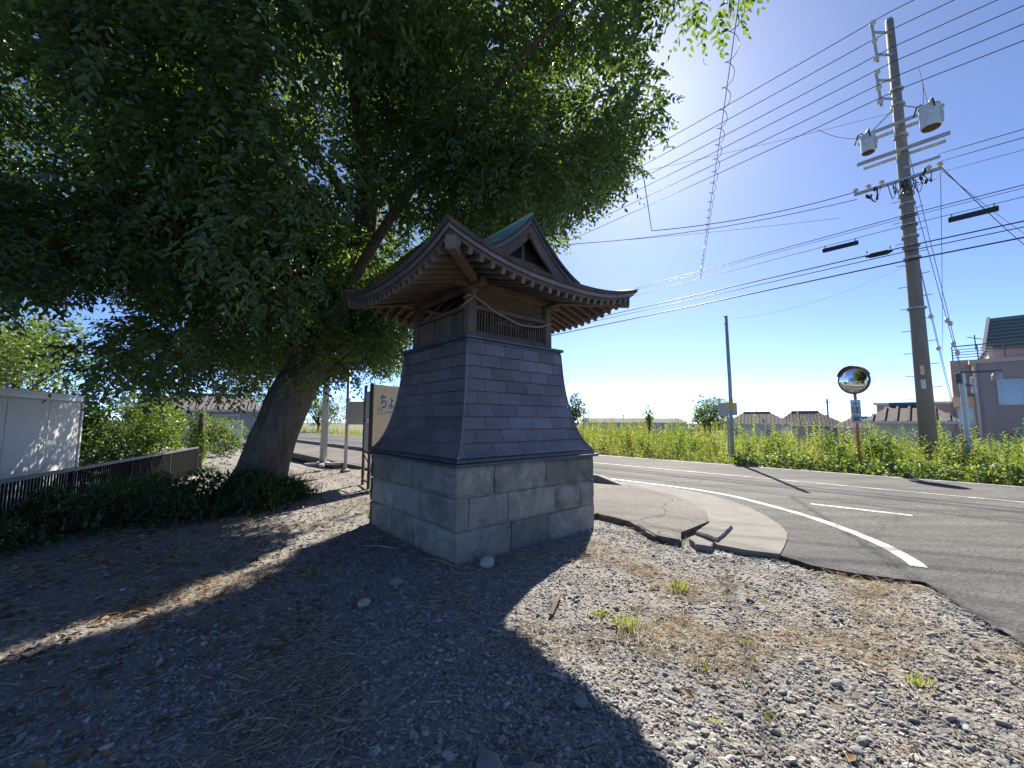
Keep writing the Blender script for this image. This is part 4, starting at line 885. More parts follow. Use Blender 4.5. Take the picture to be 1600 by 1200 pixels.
# sprays cut away along the sun's path so chosen strips of gravel are lit
S3 = np.array(SUN); G = Cs - S3 * (Cs[:, 2:3] / S3[2])
t_ = np.clip((G[:, 1] - 2.0) / 3.6, 0, 1); lx = np.interp(G[:, 1], [2.5, 2.9, 3.05, 3.5, 4.4, 5.6], [-2.95, -2.62, -2.50, -2.42, -2.36, -2.08])
gap = (np.abs(G[:, 0] - lx) < .15) & (G[:, 1] > 1.9) & (G[:, 1] < 5.7)
gap |= (G[:, 0] > .62) & (G[:, 0] < 3.6) & (G[:, 1] > .9) & (G[:, 1] < 4.6)
gap |= ((np.abs(G[:, 0] + 1.62) < .10) & (G[:, 1] > 2.7) & (G[:, 1] < 3.6))
loc_ = Cs[:, :2] - np.array(SH[:2]); ca, sa = math.cos(SH_ROT), math.sin(SH_ROT)
lxr = np.abs(loc_[:, 0] * ca + loc_[:, 1] * sa); lyr = np.abs(-loc_[:, 0] * sa + loc_[:, 1] * ca)
gap |= (lxr < 1.75) & (lyr < 1.75) & (Cs[:, 2] < 4.05)
gap |= Cs[:, 2] < 1.45
keep = ~gap
Cs, Ds, Vs = Cs[keep], Ds[keep], Vs[keep]
PER = 9
P, LD, LN, L = sprays(Cs, Ds, PER, .36, .112, .35, rc)
var = np.clip(np.repeat(Vs, PER) + rc.normal(0, .12, len(P)), 0, 1)
GP = P - S3 * (P[:, 2:3] / S3[2])
tq = np.clip((GP[:, 1] - 2.0) / 3.6, 0, 1); lq = np.interp(GP[:, 1], [2.5, 2.9, 3.05, 3.5, 4.4, 5.6], [-2.95, -2.62, -2.50, -2.42, -2.36, -2.08]) + .03 * np.sin(GP[:, 1] * 5)
ok = ~((np.abs(GP[:, 0] - lq) < .13 + .06 * np.sin(GP[:, 1] * 8 + GP[:, 0] * 5)) & (GP[:, 1] > 2.2) & (GP[:, 1] < 5.9))  # single leaves on the sun's path to the lit strip removed too
ok &= ~((P[:, 0] > -3.3) & (P[:, 0] < -1.6) & (P[:, 1] < 9.9) & (P[:, 2] < 2.35))
P, LD, LN, L, var = P[ok], LD[ok], LN[ok], L[ok], var[ok]
near = P[:, 1] < 6.6
V, F, va = leaf_arrays(P[near], LD[near], LN[near], L[near], L[near] * .44, var[near], hexa=True)
np_mesh('crown', V - np.array(TO), F, M['crown'], tree, va)
V, F, va = leaf_arrays(P[~near], LD[~near], LN[~near], L[~near] * 1.1, L[~near] * .54, var[~near])
np_mesh('crown', V - np.array(TO), F, M['crown'], tree, va)
print('crown leaves', len(P), near.sum())

# ------------------------------------------------------------------ generic plants
def blob_leaves(c, rad, n, L, seed, lump_n=14, W=.5, up=.2):
    r_ = np.random.default_rng(seed)
    v = unit(r_.normal(size=(lump_n, 3))) * r_.uniform(.35, .8, (lump_n, 1))
    lr = r_.uniform(.28, .5, lump_n)
    k = r_.integers(0, lump_n, n)
    d = unit(r_.normal(size=(n, 3)))
    P = (v[k] + d * (lr[k] * r_.uniform(.5, 1.0, n) ** .5)[:, None]) * np.array(rad) + np.array(c)
    D = d + r_.normal(0, .6, (n, 3)) + np.array([0, 0, up])
    N = d + r_.normal(0, .5, (n, 3)) + np.array([0, 0, .6])
    Ls = L * r_.uniform(.6, 1.25, n)
    var = np.clip(.45 + .25 * r_.normal(size=lump_n)[k] * .6 + r_.normal(0, .16, n), 0, 1)
    return leaf_arrays(P, D, N, Ls, Ls * W, var)
def shrub(name, label, cat, loc, rad, n, L, seed, mat='bush', group=None, trunk_h=0.0, trunk_r=.05, lumps=14, dens=1):
    o = empty(name, loc); tag(o, label, cat, group)
    V, F, va = blob_leaves((0, 0, trunk_h + rad[2] * .95), rad, n, L, seed, lumps)
    keep = None
    np_mesh('crown' if trunk_h > .3 else 'foliage', V, F, M[mat], o, va)
    h = trunk_h + rad[2]
    rr = random.Random(seed)
    if trunk_h > .3:
        MB().tube([(0, 0, -.3), (rr.uniform(-.1, .1), 0, trunk_h * .6), (rr.uniform(-.1, .1), rr.uniform(-.1, .1), h)], [trunk_r * 1.3, trunk_r, trunk_r * .4], 8).build('trunk', M['bark'], o, smooth=True)
        for i in range(5):
            a = rr.uniform(0, 6.28)
            MB().tube([(0, 0, trunk_h * .9), (math.cos(a) * rad[0] * .35, math.sin(a) * rad[1] * .35, trunk_h + rad[2] * .8), (math.cos(a) * rad[0] * .7, math.sin(a) * rad[1] * .7, trunk_h + rad[2] * 1.1)], [trunk_r * .6, trunk_r * .4, trunk_r * .15], 6).build('branch', M['bark'], o)
    else:
        for i in range(4):
            a = rr.uniform(0, 6.28)
            MB().tube([(0, 0, -.1), (math.cos(a) * rad[0] * .5, math.sin(a) * rad[1] * .5, rad[2] * 1.1)], [.02, .008], 5).build('stem', M['twig'], o)
    return o

# ------------------------------------------------------------------ left side: railing, container, signs, shrubs
ra, rb = Vector((-8.75, 11.3, -.24)), Vector((-5.2, 2.35, -.24))
rail = empty('metal_railing', ra); tag(rail, 'low black metal railing with thin upright bars running past the storage container', 'railing')
d = (rb - ra); LR = d.length; d.normalize(); TOPZ = .83
foot = MB().bar((0, 0, -.05), d * LR + Vector((0, 0, -.05)), .22, .2).build('footing', M['kerb'], rail)
MB().bar(Vector((0, 0, TOPZ)), d * LR + Vector((0, 0, TOPZ)), .06, .045).build('top_rail', M['rail_metal'], rail)
MB().bar(Vector((0, 0, .12)), d * LR + Vector((0, 0, .12)), .04, .04).build('bottom_rail', M['fence'], rail)
bal = MB().box((0, 0, .475), (.018, .018, .67)).mesh('baluster'); bal.materials.append(M['fence'])
pst = MB().box((0, 0, .42), (.05, .05, .8)).mesh('post'); pst.materials.append(M['fence'])
rz = math.atan2(d.y, d.x)
nbal = int(LR / .062)
for i in range(nbal):
    p = d * (i + .5) * LR / nbal
    o = link('post' if i % 29 == 0 else 'baluster', pst if i % 29 == 0 else bal, rail); o.location = p; o.rotation_euler.z = rz

c0, c1 = Vector((-6.62, 4.05, -.25)), Vector((-8.65, 8.05, -.25))
dc = (c1 - c0); LC = dc.length; dc.normalize(); nc_ = Vector((-dc.y, dc.x, 0)); 
if nc_.x > 0: nc_ = -nc_
box_ = empty('storage_container', (c0 + c1) / 2 + nc_ * 1.1); tag(box_, 'white metal storage container behind the black railing', 'container')
box_.rotation_euler.z = math.atan2(dc.y, dc.x)
sgn = 1 if (Matrix.Rotation(-box_.rotation_euler.z, 3, 'Z') @ (-nc_)).y > 0 else -1
MB().box((0, 0, 1.02), (LC - .02, 2.2, 1.9)).build('shell', M['white_panel'], box_)
for i in range(4):
    w = LC / 4
    MB().box((-LC / 2 + w * (i + .5), sgn * 1.108, 1.02), (w - .012, .03, 1.82)).build('side_panel', M['white_panel'], box_, bevel=.006)
for z in (.06, 1.99):
    MB().box((0, sgn * 1.115, z), (LC + .04, .07, .09)).build('edge_rail', M['steel_white'], box_, bevel=.01)
for x in (-LC / 2, LC / 2):
    MB().box((x, sgn * 1.11, 1.02), (.07, .08, 1.84)).build('corner_post', M['steel_white'], box_, bevel=.01)
MB().box((0, 0, 2.05), (LC + .06, 2.3, .05)).build('roof_sheet', M['steel_white'], box_, bevel=.01)

shrub('garden_shrub', 'sunlit leafy shrub behind the railing, nearest to the storage container', 'shrub', (-9.3, 10.3, -.2), (.9, .9, .95), 3600, .10, 31, group='shrubs behind the railing')
shrub('garden_shrub', 'bright yellow-green shrub behind the far end of the railing', 'shrub', (-10.6, 13.2, -.2), (1.5, 1.2, 1.15), 5200, .10, 32, group='shrubs behind the railing')
shrub('garden_shrub', 'tall dark shrub added in place of tree shade at the end of the storage container', 'shrub', (-9.6, 9.2, -.2), (.8, .8, 1.25), 3600, .11, 33, 'lowgreen', group='shrubs behind the railing')  # dark-leaved shrub put in to stand for a patch of tree shade
shrub('roadside_shrub', 'tall leafy shrub standing beyond the white hoarding panel', 'shrub', (-15.2, 16.5, -.2), (1.6, 1.5, 1.5), 4200, .13, 34)
shrub('garden_tree', 'sunlit yellow-green tree behind the storage container', 'tree', (-17.5, 14.0, -.2), (3.0, 2.6, 1.9), 9000, .14, 35, trunk_h=1.2, trunk_r=.12, lumps=24)
shrub('garden_tree', 'pale airy tree rising behind the yellow-green tree by the storage container', 'tree', (-27, 21, -.2), (3.4, 3, 2.8), 8000, .2, 36, trunk_h=3.2, trunk_r=.15, lumps=22)
for i, (x, y, rx, rzz, th, lb) in enumerate([(-9.5, 21.0, 1.5, 1.3, .9, 'rounded green tree behind the grey steel pole across the sidewalk'), (-22.5, 47, 3.2, 2.0, .8, 'broad dark green tree across the road behind the tall grass, left of the thin pole'),
                                 (-15.0, 48, 3.0, 2.0, .9, 'green tree across the road seen past the grey sign panel'), (-31, 48, 4.0, 2.6, 1.2, 'wide tree across the road seen just right of the leaning trunk')]):
    if i == 0: continue
    shrub('roadside_tree', lb, 'tree', (x, y, z_field(nof(x, y)) if nof(x, y) > 14 else 0), (rx, rx, rzz), 5200, .22, 40 + i, trunk_h=th, trunk_r=.14, lumps=18, group='trees across the road')

vp = empty('vine_post', (-9.05, 11.75, -.2)); tag(vp, 'vine-covered post at the far end of the black railing', 'post')
MB().tube([(0, 0, 0), (.02, 0, .9), (0, .02, 1.75)], [.09, .08, .07], 8).build('shaft', M['bark'], vp, smooth=True)
V, F, va = blob_leaves((0, 0, .95), (.26, .26, .95), 1500, .08, 51, 16); np_mesh('vine', V, F, M['bush'], vp, va)

hp = empty('hoarding_panel', (-12.85, 18.0, 0), R(14)); tag(hp, 'white hoarding panel standing beyond the end of the railing', 'panel')
for i in range(2): MB().box((-.5 + .82 * i, 0, .80), (.80, .04, 1.1)).build('sheet', M['white_panel'], hp, bevel=.004)
for x in (-.9, -.09, .72): MB().tube([(x, .06, -.1), (x, .06, 1.4)], .025, 8).build('post', M['steel'], hp)

def window(parent, x, y, z, w, h, face_y=-1, frame='steel_white'):
    f = MB()
    for (cx_, cz_, sx_, sz_) in ((0, h / 2, w + .12, .08), (0, -h / 2, w + .12, .08), (-w / 2, 0, .08, h), (w / 2, 0, .08, h), (0, 0, .05, h)):
        f.box((x + cx_, y + face_y * .03, z + cz_), (sx_, .08, sz_))
    fo = f.build('window', M[frame], parent)
    MB().box((x, y + face_y * .012, z), (w - .04, .02, h - .04)).build('pane', M['glass'], fo)
    return fo
def house(name, label, loc, rz, w, dp, hw, hr, wall='wall_pale', roof='tile', hip=.3, wins=((-.25, .75), (.25, .75)), ov=.55, group=None, antenna=False):
    o = empty(name, loc, rz); tag(o, label, 'house', group)
    MB().box((0, 0, hw / 2), (w, dp, hw)).build('wall', M[wall], o)
    a, b2 = w / 2 + ov, dp / 2 + ov; r_ = a * (1 - hip * 2) if hip else a
    V = [(-a, -b2, hw - .1), (a, -b2, hw - .1), (a, b2, hw - .1), (-a, b2, hw - .1), (-r_, 0, hw + hr), (r_, 0, hw + hr)]
    rf = MB().add(V, ((0, 1, 5, 4), (1, 2, 5), (2, 3, 4, 5), (3, 0, 4), (0, 3, 2, 1))).build('roof', M[roof], o, fix=True)
    MB().tube([(-r_, 0, hw + hr + .05), (r_, 0, hw + hr + .05)], .14, 6).build('ridge_tiles', M['tile'], rf)
    nrib = int(2 * a / .45)
    for i in range(1, nrib):
        x = -a + 2 * a * i / nrib
        t = min(1, (a - abs(x)) / max(a - r_, .01)) if hip else 1
        MB().bar((x, -b2, hw - .06), (x, -b2 * (1 - t), hw - .06 + (hr + .1) * t), .10, .07).build('tile_row', M['tile'], rf)
    MB().bar((-a, -b2, hw - .12), (a, -b2, hw - .12), .1, .12).build('gutter', M['steel_white'], o)
    for (fx, fz) in wins: window(o, fx * w, -dp / 2, fz * hw, 1.5, 1.1)
    if antenna:
        MB().tube([(0, 0, hw + hr), (0, 0, hw + hr + 1.6)], .03, 5).build('antenna_mast', M['rail_metal'], o)
        for k in range(4): MB().bar((-.4 + .1 * k, -.3 + .15 * k, hw + hr + 1.2 + .12 * k), (.4 - .1 * k, .3 - .15 * k, hw + hr + 1.2 + .12 * k), .03, .03).build('antenna_rod', M['rail_metal'], o)
    return o
house('house', 'pale blue-grey house glimpsed under the big tree beyond the hoarding', (-22, 29, -.3), R(30), 7, 6, 2.4, 1.0, 'wall_grey', hip=.25, wins=((-.2, .6), (.2, .6)))

sp = empty('steel_pole', (-5.75, 12.39, 0)); tag(sp, 'thick grey steel pole on a bolted base beside the sidewalk', 'pole')
MB().tube([(0, 0, 0), (0, 0, 5.6)], [.105, .085], 14).build('shaft', M['steel'], sp, smooth=True)
for a in (R(20), R(110)): MB().box((0, 0, .03), (1.0, .12, .07), a).build('base_bar', M['steel'], sp)
MB().box((0, 0, .075), (.36, .36, .025), R(20)).build('base_plate', M['steel'], sp)
tpole = empty('thin_pole', (-4.43, 10.83, 0)); tag(tpole, 'thin grey steel pole with a small sign plate between the tree and the tan signboard', 'pole')
MB().tube([(0, 0, -.05), (0, 0, 2.7)], .042, 10).build('shaft', M['steel'], tpole, smooth=True)
MB().lathe([(.0, 0), (.13, 0), (.13, .05), (.06, .09), (0, .09)], (0, 0, -.01), 12).build('footing', M['kerb'], tpole)
MB().box((.22, .03, 1.55), (.42, .015, .62)).build('sign_plate', M['grey_panel'], tpole)

sg = empty('roadside_signboard', (-2.84, 8.1, 0)); tag(sg, 'tan roadside signboard with blue hiragana lettering on a rusty steel frame', 'signboard')
e1 = Vector((.45, .89, 0)).normalized(); e2 = Vector((-.5, .86, 0)).normalized(); n1 = Vector((e1.y, -e1.x, 0))
pb = e1 * 2.0
rusty = lambda p, q, w=.05: MB().bar(p, q, w, w, up=(0, 1, 0)).build('frame_bar', M['rust'], sg)
for p in (Vector((0, 0, 0)), e2 * .62, e1 * 1.97): rusty(p + Vector((0, 0, -.1)), p + Vector((0, 0, 2.1)))
rusty(Vector((0, 0, .12)), e2 * .62 + Vector((0, 0, .12)), .035); rusty(Vector((0, 0, .70)), e2 * .62 + Vector((0, 0, .70)), .04)
rusty(e2 * .62 + Vector((0, 0, .66)), Vector((0, 0, .5)), .03); rusty(Vector((0, 0, .4)), e1 * 1.95 + Vector((0, 0, .4)), .035)
brd = MB().bar(e1 * .0 + n1 * .04 + Vector((0, 0, 1.415)), e1 * 2.0 + n1 * .04 + Vector((0, 0, 1.415)), .03, 1.33).build('tan_board', M['tan_board'], sg)
MB().bar(e1 * -.015 + n1 * .04 + Vector((0, 0, .75)), e1 * -.015 + n1 * .04 + Vector((0, 0, 2.1)), .045, .03, up=tuple(e1)).build('board_edge', M['rust'], sg)
bp = n1 * -.05
pan = []
for z0, z1 in ((.72, 1.33), (1.37, 1.95)):
    MB().bar(e2 * .05 + Vector((0, 0, (z0 + z1) / 2)), e2 * .58 + Vector((0, 0, (z0 + z1) / 2)), .02, z1 - z0).build('back_panel', M['grey_panel'], sg)
rusty(e2 * .03 + Vector((0, 0, 1.35)), e2 * .6 + Vector((0, 0, 1.35)), .035)
def text(name, body, size, mat, parent, loc, xdir, zdir=(0, 0, 1), ext=.003, xs=1.0):
    cu = bpy.data.curves.new(name, 'FONT'); cu.body = body; cu.size = size; cu.extrude = ext; cu.offset = size * .012
    cu.materials.append(mat)
    tmp = bpy.data.objects.new(name, cu); COL.objects.link(tmp)
    me = bpy.data.meshes.new_from_object(tmp.evaluated_get(bpy.context.evaluated_depsgraph_get()))
    bpy.data.objects.remove(tmp); me.name = name
    if not me.materials: me.materials.append(mat)
    o = link(name, me, parent)
    x = Vector(xdir).normalized(); y = Vector(zdir).normalized(); z = x.cross(y)
    m = Matrix((x * xs, y, z)).transposed().to_4x4(); m.translation = Vector(loc)
    o.matrix_local = m
    return o
tx = text('lettering', 'ちょ', .34, M['ink_blue'], sg, e1 * .17 + n1 * .0585 + Vector((0, 0, 1.62)), e1, xs=.66)
for i in range(14):
    rr = random.Random(i + 90); x = .08 + rr.random() * .42; z = 1.50 + rr.random() * .14 - .12 * x
    MB().bar(e1 * x + n1 * .0575 + Vector((0, 0, z)), e1 * (x + rr.uniform(-.05, .07)) + n1 * .0575 + Vector((0, 0, z + rr.uniform(-.07, .07))), .004, .018).build('peeling_paint', M['ink_faint'], sg)

# ------------------------------------------------------------------ right side: utility pole, wires, mirror, posts
PB = Vector((11.72, 11.38, 0)); U3 = Vector((UX, UY, 0)); N3 = Vector((NX, NY, 0))
up_ = empty('utility_pole', PB); tag(up_, 'tall tapered concrete utility pole with two transformers and cross arms beside the road', 'utility pole')
MB().tube([(0, 0, -.6), (0, 0, 4), (0, 0, 9), (-.02, .01, 13.75)], [.20, .17, .138, .10], 20).build('shaft', M['pole'], up_, smooth=True)
MB().lathe([(0, 0), (.1, 0), (.085, .08), (0, .1)], (-.02, .01, 13.74), 14).build('pole_cap', M['steel'], up_)
def bar_u(name, s0, s1, z, w=.075, h=.075, off=0.0, mat='steel', parent=up_):
    return MB().bar(U3 * s0 + N3 * off + Vector((0, 0, z)), U3 * s1 + N3 * off + Vector((0, 0, z)), w, h).build(name, M[mat], parent, bevel=.006)
RW = -.40                                     # wires run on the road side of the pole
for z0, z1 in ((12.35, 13.7), (10.9, 12.1)):
    MB().bar(N3 * RW + U3 * -.34 + Vector((0, 0, z0)), N3 * RW + U3 * -.40 + Vector((0, 0, z1)), .07, .07, up=tuple(U3)).build('standoff_bar', M['steel'], up_, bevel=.005)
    for z in (z0 + .25, z1 - .35):
        MB().bar(N3 * RW + U3 * -.36 + Vector((0, 0, z)), N3 * -.08 + Vector((0, 0, z - .05)), .05, .05).build('bracket', M['steel'], up_)
wz = [13.66, 13.06, 12.48, 12.0, 11.5, 11.05]
ins_prof = [(0, 0), (.03, 0), (.03, .04), (.075, .05), (.075, .075), (.04, .085), (.065, .10), (.065, .12), (.03, .15), (0, .16)]
for z in wz:
    MB().lathe(ins_prof, N3 * (RW - .05) + U3 * -.37 + Vector((0, 0, z - .1)), 14, Matrix.Diagonal((1.05, 1.05, 1.05))).build('insulator', M['ceramic'], up_, smooth=False)
# transformer platform
for off in (-.2, .2): bar_u('transformer_arm', -.98, .92, 10.28, .06, .09, off)
bar_u('lower_arm', -1.02, .98, 9.42, .07, .10, -.2)
bar_u('lower_arm', -.9, .9, 9.42, .06, .08, .2)
MB().bar(U3 * -.8 + Vector((0, 0, 10.3)), Vector((0, 0, 10.95)), .03, .03).build('arm_brace', M['steel'], up_)
MB().bar(U3 * .8 + Vector((0, 0, 10.3)), Vector((0, 0, 10.95)), .03, .03).build('arm_brace', M['steel'], up_)
def transformer(s, r, h, z):
    c = U3 * s + N3 * -.42 + Vector((0, 0, z))
    t = MB().lathe([(0, 0), (r * .9, 0), (r, .02), (r, h * .9), (r * 1.06, h * .9), (r * 1.06, h * .95), (r * .8, h), (0, h)], c, 24).build('transformer', M['steel_white'], up_, smooth=False)
    MB().lathe([(0, 0), (r * .88, 0), (r * .88, .012), (0, .012)], c - Vector((0, 0, .014)), 20).build('tank_bottom', M['rust'], t)
    for a in (0, 1.3, 2.6, 4.2):
        q = c + Vector((math.cos(a) * r * .6, math.sin(a) * r * .6, h))
        MB().lathe([(0, 0), (.03, 0), (.05, .03), (.03, .05), (.05, .07), (.025, .12), (0, .14)], q - Vector((0, 0, .02)), 10).build('bushing', M['ceramic'], t)
        MB().tube([q + Vector((0, 0, .1)), q + Vector((math.cos(a) * .12, math.sin(a) * .12, .06)), q + Vector((math.cos(a) * .2, math.sin(a) * .2, -.22))], .02, 6).build('lead_cable', M['black'], t)
    for k in range(7):
        a = math.atan2(-NY, -NX) + 1.2 + k * .18
        MB().box(c + Vector((math.cos(a) * r * 1.04, math.sin(a) * r * 1.04, h * .45)), (.07, .02, h * .6), a).build('cooling_fin', M['steel_white'], t)
    MB().box(c + Vector((-NX * r * 1.0, -NY * r * 1.0, h * .55)), (.04, .10, .08), math.atan2(NY, NX)).build('name_plate', M['plate'], t)
transformer(.62, .22, .66, 9.64)
transformer(-.72, .17, .56, 9.58)
bar_u('crossarm', -1.15, .75, 8.52, .075, .085, -.12)
bar_u('short_arm', 0, .75, 8.86, .06, .07, -.12)
for s in (-1.1, -.8, -.5, .5, .72):
    MB().lathe(ins_prof, U3 * s + N3 * -.12 + Vector((0, 0, 8.56)), 12).build('insulator', M['ceramic'], up_)
rj = random.Random(3)
for i in range(14):
    s = rj.uniform(-1.0, .6); a = U3 * s + N3 * -.16 + Vector((0, 0, 8.5)); b_ = U3 * (s + rj.uniform(-.3, .3)) + N3 * -.25 + Vector((0, 0, 8.5 - rj.uniform(.05, .3)))
    m_ = (a + b_) / 2 + Vector((0, 0, -rj.uniform(.15, .45)))
    MB().tube(curve_pts([a, m_, b_], 5), .012, 5).build('jumper_cable', M['wire'], up_)
for i in range(9):
    s = rj.uniform(-.9, .6); p = U3 * s + N3 * -.2 + Vector((0, 0, 8.5 - rj.uniform(.0, .35)))
    MB().lathe([(0, 0), (.03, .01), (.04, .06), (.03, .13), (0, .15)], p, 8, Matrix.Rotation(rj.uniform(-.8, .8), 3, 'X')).build('cable_clamp', M['black'], up_)
for i, z in enumerate((7.4, 7.1, 6.75, 6.45, 6.1, 8.05, 7.75, 9.9, 10.9, 11.4, 4.6)):
    r_ = .168 + (9 - z) * .008
    MB().lathe([(r_, 0), (r_ + .014, 0), (r_ + .014, .05), (r_, .05)], (0, 0, z), 18).build('band', M['steel'], up_)
    MB().bar(N3 * -r_ + Vector((0, 0, z + .025)), N3 * (RW * .55) + Vector((0, 0, z + .025)), .03, .04).build('wire_hook', M['steel'], up_)
for i in range(26):
    z = 2.0 + i * .33
    if 8.3 < z < 10.5: continue
    sg_ = 1 if i % 2 else -1; r_ = .2 - z * .006
    MB().tube([U3 * sg_ * r_ * .8 + Vector((0, 0, z)), U3 * sg_ * (r_ + .17) + Vector((0, 0, z + .005))], .011, 6).build('step_bolt', M['steel'], up_)
tocam = Vector((-PB.x, -PB.y, 0)).normalized()
def pole_plate(z, w, h, mat):
    a = math.atan2(tocam.y, tocam.x); r_ = .21 - z * .0075
    b = MB(); rows = []
    for zz in (z, z + h): rows.append([(math.cos(a + t) * (r_ + .006), math.sin(a + t) * (r_ + .006), zz) for t in np.linspace(-w / 2 / r_, w / 2 / r_, 5)])
    b.grid(rows).build('number_plate', M[mat], up_)
pole_plate(2.68, .085, .26, 'tan_board'); pole_plate(2.28, .095, .26, 'plate')

def wire(name, label, pts, r=.011, mat='wire', group='overhead wires', cat='wire'):
    o = MB().tube(pts, r, 5).build(name, M[mat], None, smooth=True)
    tag(o, label, cat, group); return o
def span(s0, s1, n, z, sag, k=18, z1=None):
    z1 = z if z1 is None else z1
    return [Vector((*rd(s0 + (s1 - s0) * i / k, n), z + (z1 - z) * i / k - sag * 4 * (i / k) * (1 - i / k))) for i in range(k + 1)]
sp0 = sof(PB.x, PB.y); NW = nof(PB.x, PB.y) + RW - .05
order = ['topmost', 'second highest', 'third highest', 'fourth highest', 'fifth highest', 'sixth highest']
for i, z in enumerate(wz):
    wire('power_line', order[i] + ' power line carried on the road side of the utility pole', span(sp0 - 36, sp0, NW - .02 * i, z + .05, .55) [:-1] + span(sp0, sp0 + 36, NW - .02 * i, z + .05, .55), .0125)
names_low = [('paired upper communication line crossing the pole below the cross arm', 7.40, .012, 0), ('thin lower strand of the paired line below the cross arm', 7.33, .008, .03),
             ('messenger wire that carries the black cable closures past the pole', 7.09, .009, 0), ('thick black communication cable with the black splice joint', 6.46, .019, 0),
             ('second thick black cable just under the one with the splice joint', 6.30, .014, -.03), ('lowest and thickest black cable passing the utility pole', 6.04, .022, 0)]
for lb, z, r_, dn in names_low:
    wire('overhead_cable', lb, span(sp0 - 36, sp0, NW + .25 + dn, z, .12)[:-1] + span(sp0, sp0 + 36, NW + .25 + dn, z, .12), r_, group='cables on the lower part of the pole', cat='cable')
def closure(s0, s1, n, z, h, label, taper=False):
    o = empty('cable_closure', (*rd((s0 + s1) / 2, n), z)); tag(o, label, 'cable closure', 'black closures hung on the wires')
    L = s1 - s0
    if taper: MB().tube([U3 * (-L / 2), U3 * (-L / 2 + .12), U3 * (L / 2 - .12), U3 * (L / 2)], [.02, h / 2, h / 2, .02], 8).build('body', M['black'], o)
    else: MB().bar(U3 * (-L / 2), U3 * (L / 2), .10, h).build('body', M['black'], o, bevel=.012)
    for t in (-.42, .42):
        MB().bar(U3 * (L * t) + Vector((0, 0, h / 2)), U3 * (L * t) + Vector((0, 0, h / 2 + .10)), .015, .03, up=tuple(U3)).build('hanger', M['steel'], o)
closure(.55, 1.45, NW + .25, 6.93, .13, 'long black cable closure hanging to the right of the pole')
closure(-2.25, -1.35, NW + .25, 6.93, .12, 'long black cable closure hanging to the left of the pole')
closure(-1.22, -.6, NW + .25, 6.42, .15, 'black splice joint with tapered ends on the thick cable', True)
# cables leaving the cross arm
arm_l = PB + U3 * -1.1 + N3 * -.12 + Vector((0, 0, 8.6)); arm_r = PB + U3 * .72 + N3 * -.12 + Vector((0, 0, 8.6))
def catn(p, q, sag, k=14): 
    p, q = Vector(p), Vector(q); return [p.lerp(q, i / k) - Vector((0, 0, sag * 4 * (i / k) * (1 - i / k))) for i in range(k + 1)]
wire('service_cable', 'service cable from the cross arm that kinks upward towards the big tree', catn(arm_l, (4.68, 12.95, 7.72), .18) + catn((4.68, 12.95, 7.72), (3.05, 9.0, 7.55), .0, 6)[1:] + catn((3.05, 9, 7.55), (-.5, 2.0, 9.2), .05, 6)[1:], .013)
wire('service_cable', 'service cable from the cross arm crossing the road behind the kinked one', catn(arm_l - Vector((0, 0, .25)), (2.48, 14.6, 8.02), .22) + catn((2.48, 14.6, 8.02), (-9, 18.7, 8.4), .2)[1:], .011)
wire('service_cable', 'faint thin wire just below the kinked service cable near the tree', catn((10.6, 12.4, 7.9), (-6, 21, 10.6), .3), .006, 'wire_pale')
wire('service_cable', 'thin high wire running from the upper pole towards the tree', catn(PB + Vector((0, 0, 10.75)), (-8, 22, 13.2), .5), .006, 'wire_pale')
for i, (z, zz) in enumerate(((8.72, 8.9), (8.95, 9.1), (8.4, 8.75))):
    wire('service_cable', ['upper', 'middle', 'lower'][i] + ' service wire leaving the cross arm on the side away from the tree', catn(arm_r + Vector((0, 0, z - 8.6)), (*rd(sp0 + 30, NW + .3 * i), zz), .5), .011 if i < 2 else .007)
for i, (q, r_) in enumerate((((30, 20.4, 8.2), .012), ((30, 20.0, 8.9), .007), ((26, 24, 5.3), .008))):
    wire('service_cable', ['thicker', 'thinner', 'lowest'][i] + ' drop wire from the cross arm towards the mauve building', catn(arm_r + Vector((0, 0, -.1 * i)), q, .35), r_)
for i, (p, q) in enumerate(((PB + Vector((0, 0, 11.05)) + N3 * RW + U3 * .55, PB + U3 * .5 + N3 * -.35 + Vector((0, 0, 10.35))), (PB + Vector((0, 0, 11.55)) + N3 * RW + U3 * .5, PB + U3 * .62 + N3 * -.35 + Vector((0, 0, 10.35))), (PB + Vector((0, 0, 11.0)) + N3 * RW + U3 * -1.9, PB + U3 * -.85 + N3 * -.35 + Vector((0, 0, 10.15))))):
    MB().tube([Vector(v) - PB for v in catn(p, q, .12)], .008, 5).build('tap_wire', M['wire_pale'], up_)
# guys down to the short post, with ball insulators
gt = Vector((11.84, 10.5, 2.66))
guys = [(PB + Vector((0, 0, 9.2)), gt, 'inner'), (PB + Vector((0, 0, 10.8)), gt + Vector((.03, 0, -.05)), 'outer')]
for p, q, lb in guys:
    g = empty('guy_wire', p); tag(g, lb + ' guy wire from the utility pole down to the short pale post', 'guy wire', 'guy wires')
    MB().tube([Vector((0, 0, 0)), q - p], .008, 5).build('strand', M['wire_pale'], g)
    for t in (.78, .88) if lb == 'inner' else (.83, .93):
        c = (q - p) * t
        MB().lathe([(0, -.07), (.035, -.06), (.055, 0), (.035, .06), (0, .07)], c, 10).build('ball_insulator', M['ceramic'], g, smooth=True)
g = empty('guy_wire', PB + Vector((0, 0, 7.3))); tag(g, 'guy wire staked into the weeds near the short pale post', 'guy wire', 'guy wires')
for dx in (0, .05): MB().tube([(dx * .3, 0, 0), Vector((12.0 + dx, 10.75, .2)) - g.location], .007, 5).build('strand', M['wire_pale'], g)
for t in (.42, .55): MB().lathe([(0, -.07), (.035, -.06), (.055, 0), (.035, .06), (0, .07)], (Vector((12.0, 10.75, .2)) - g.location) * t, 10).build('ball_insulator', M['ceramic'], g, smooth=True)

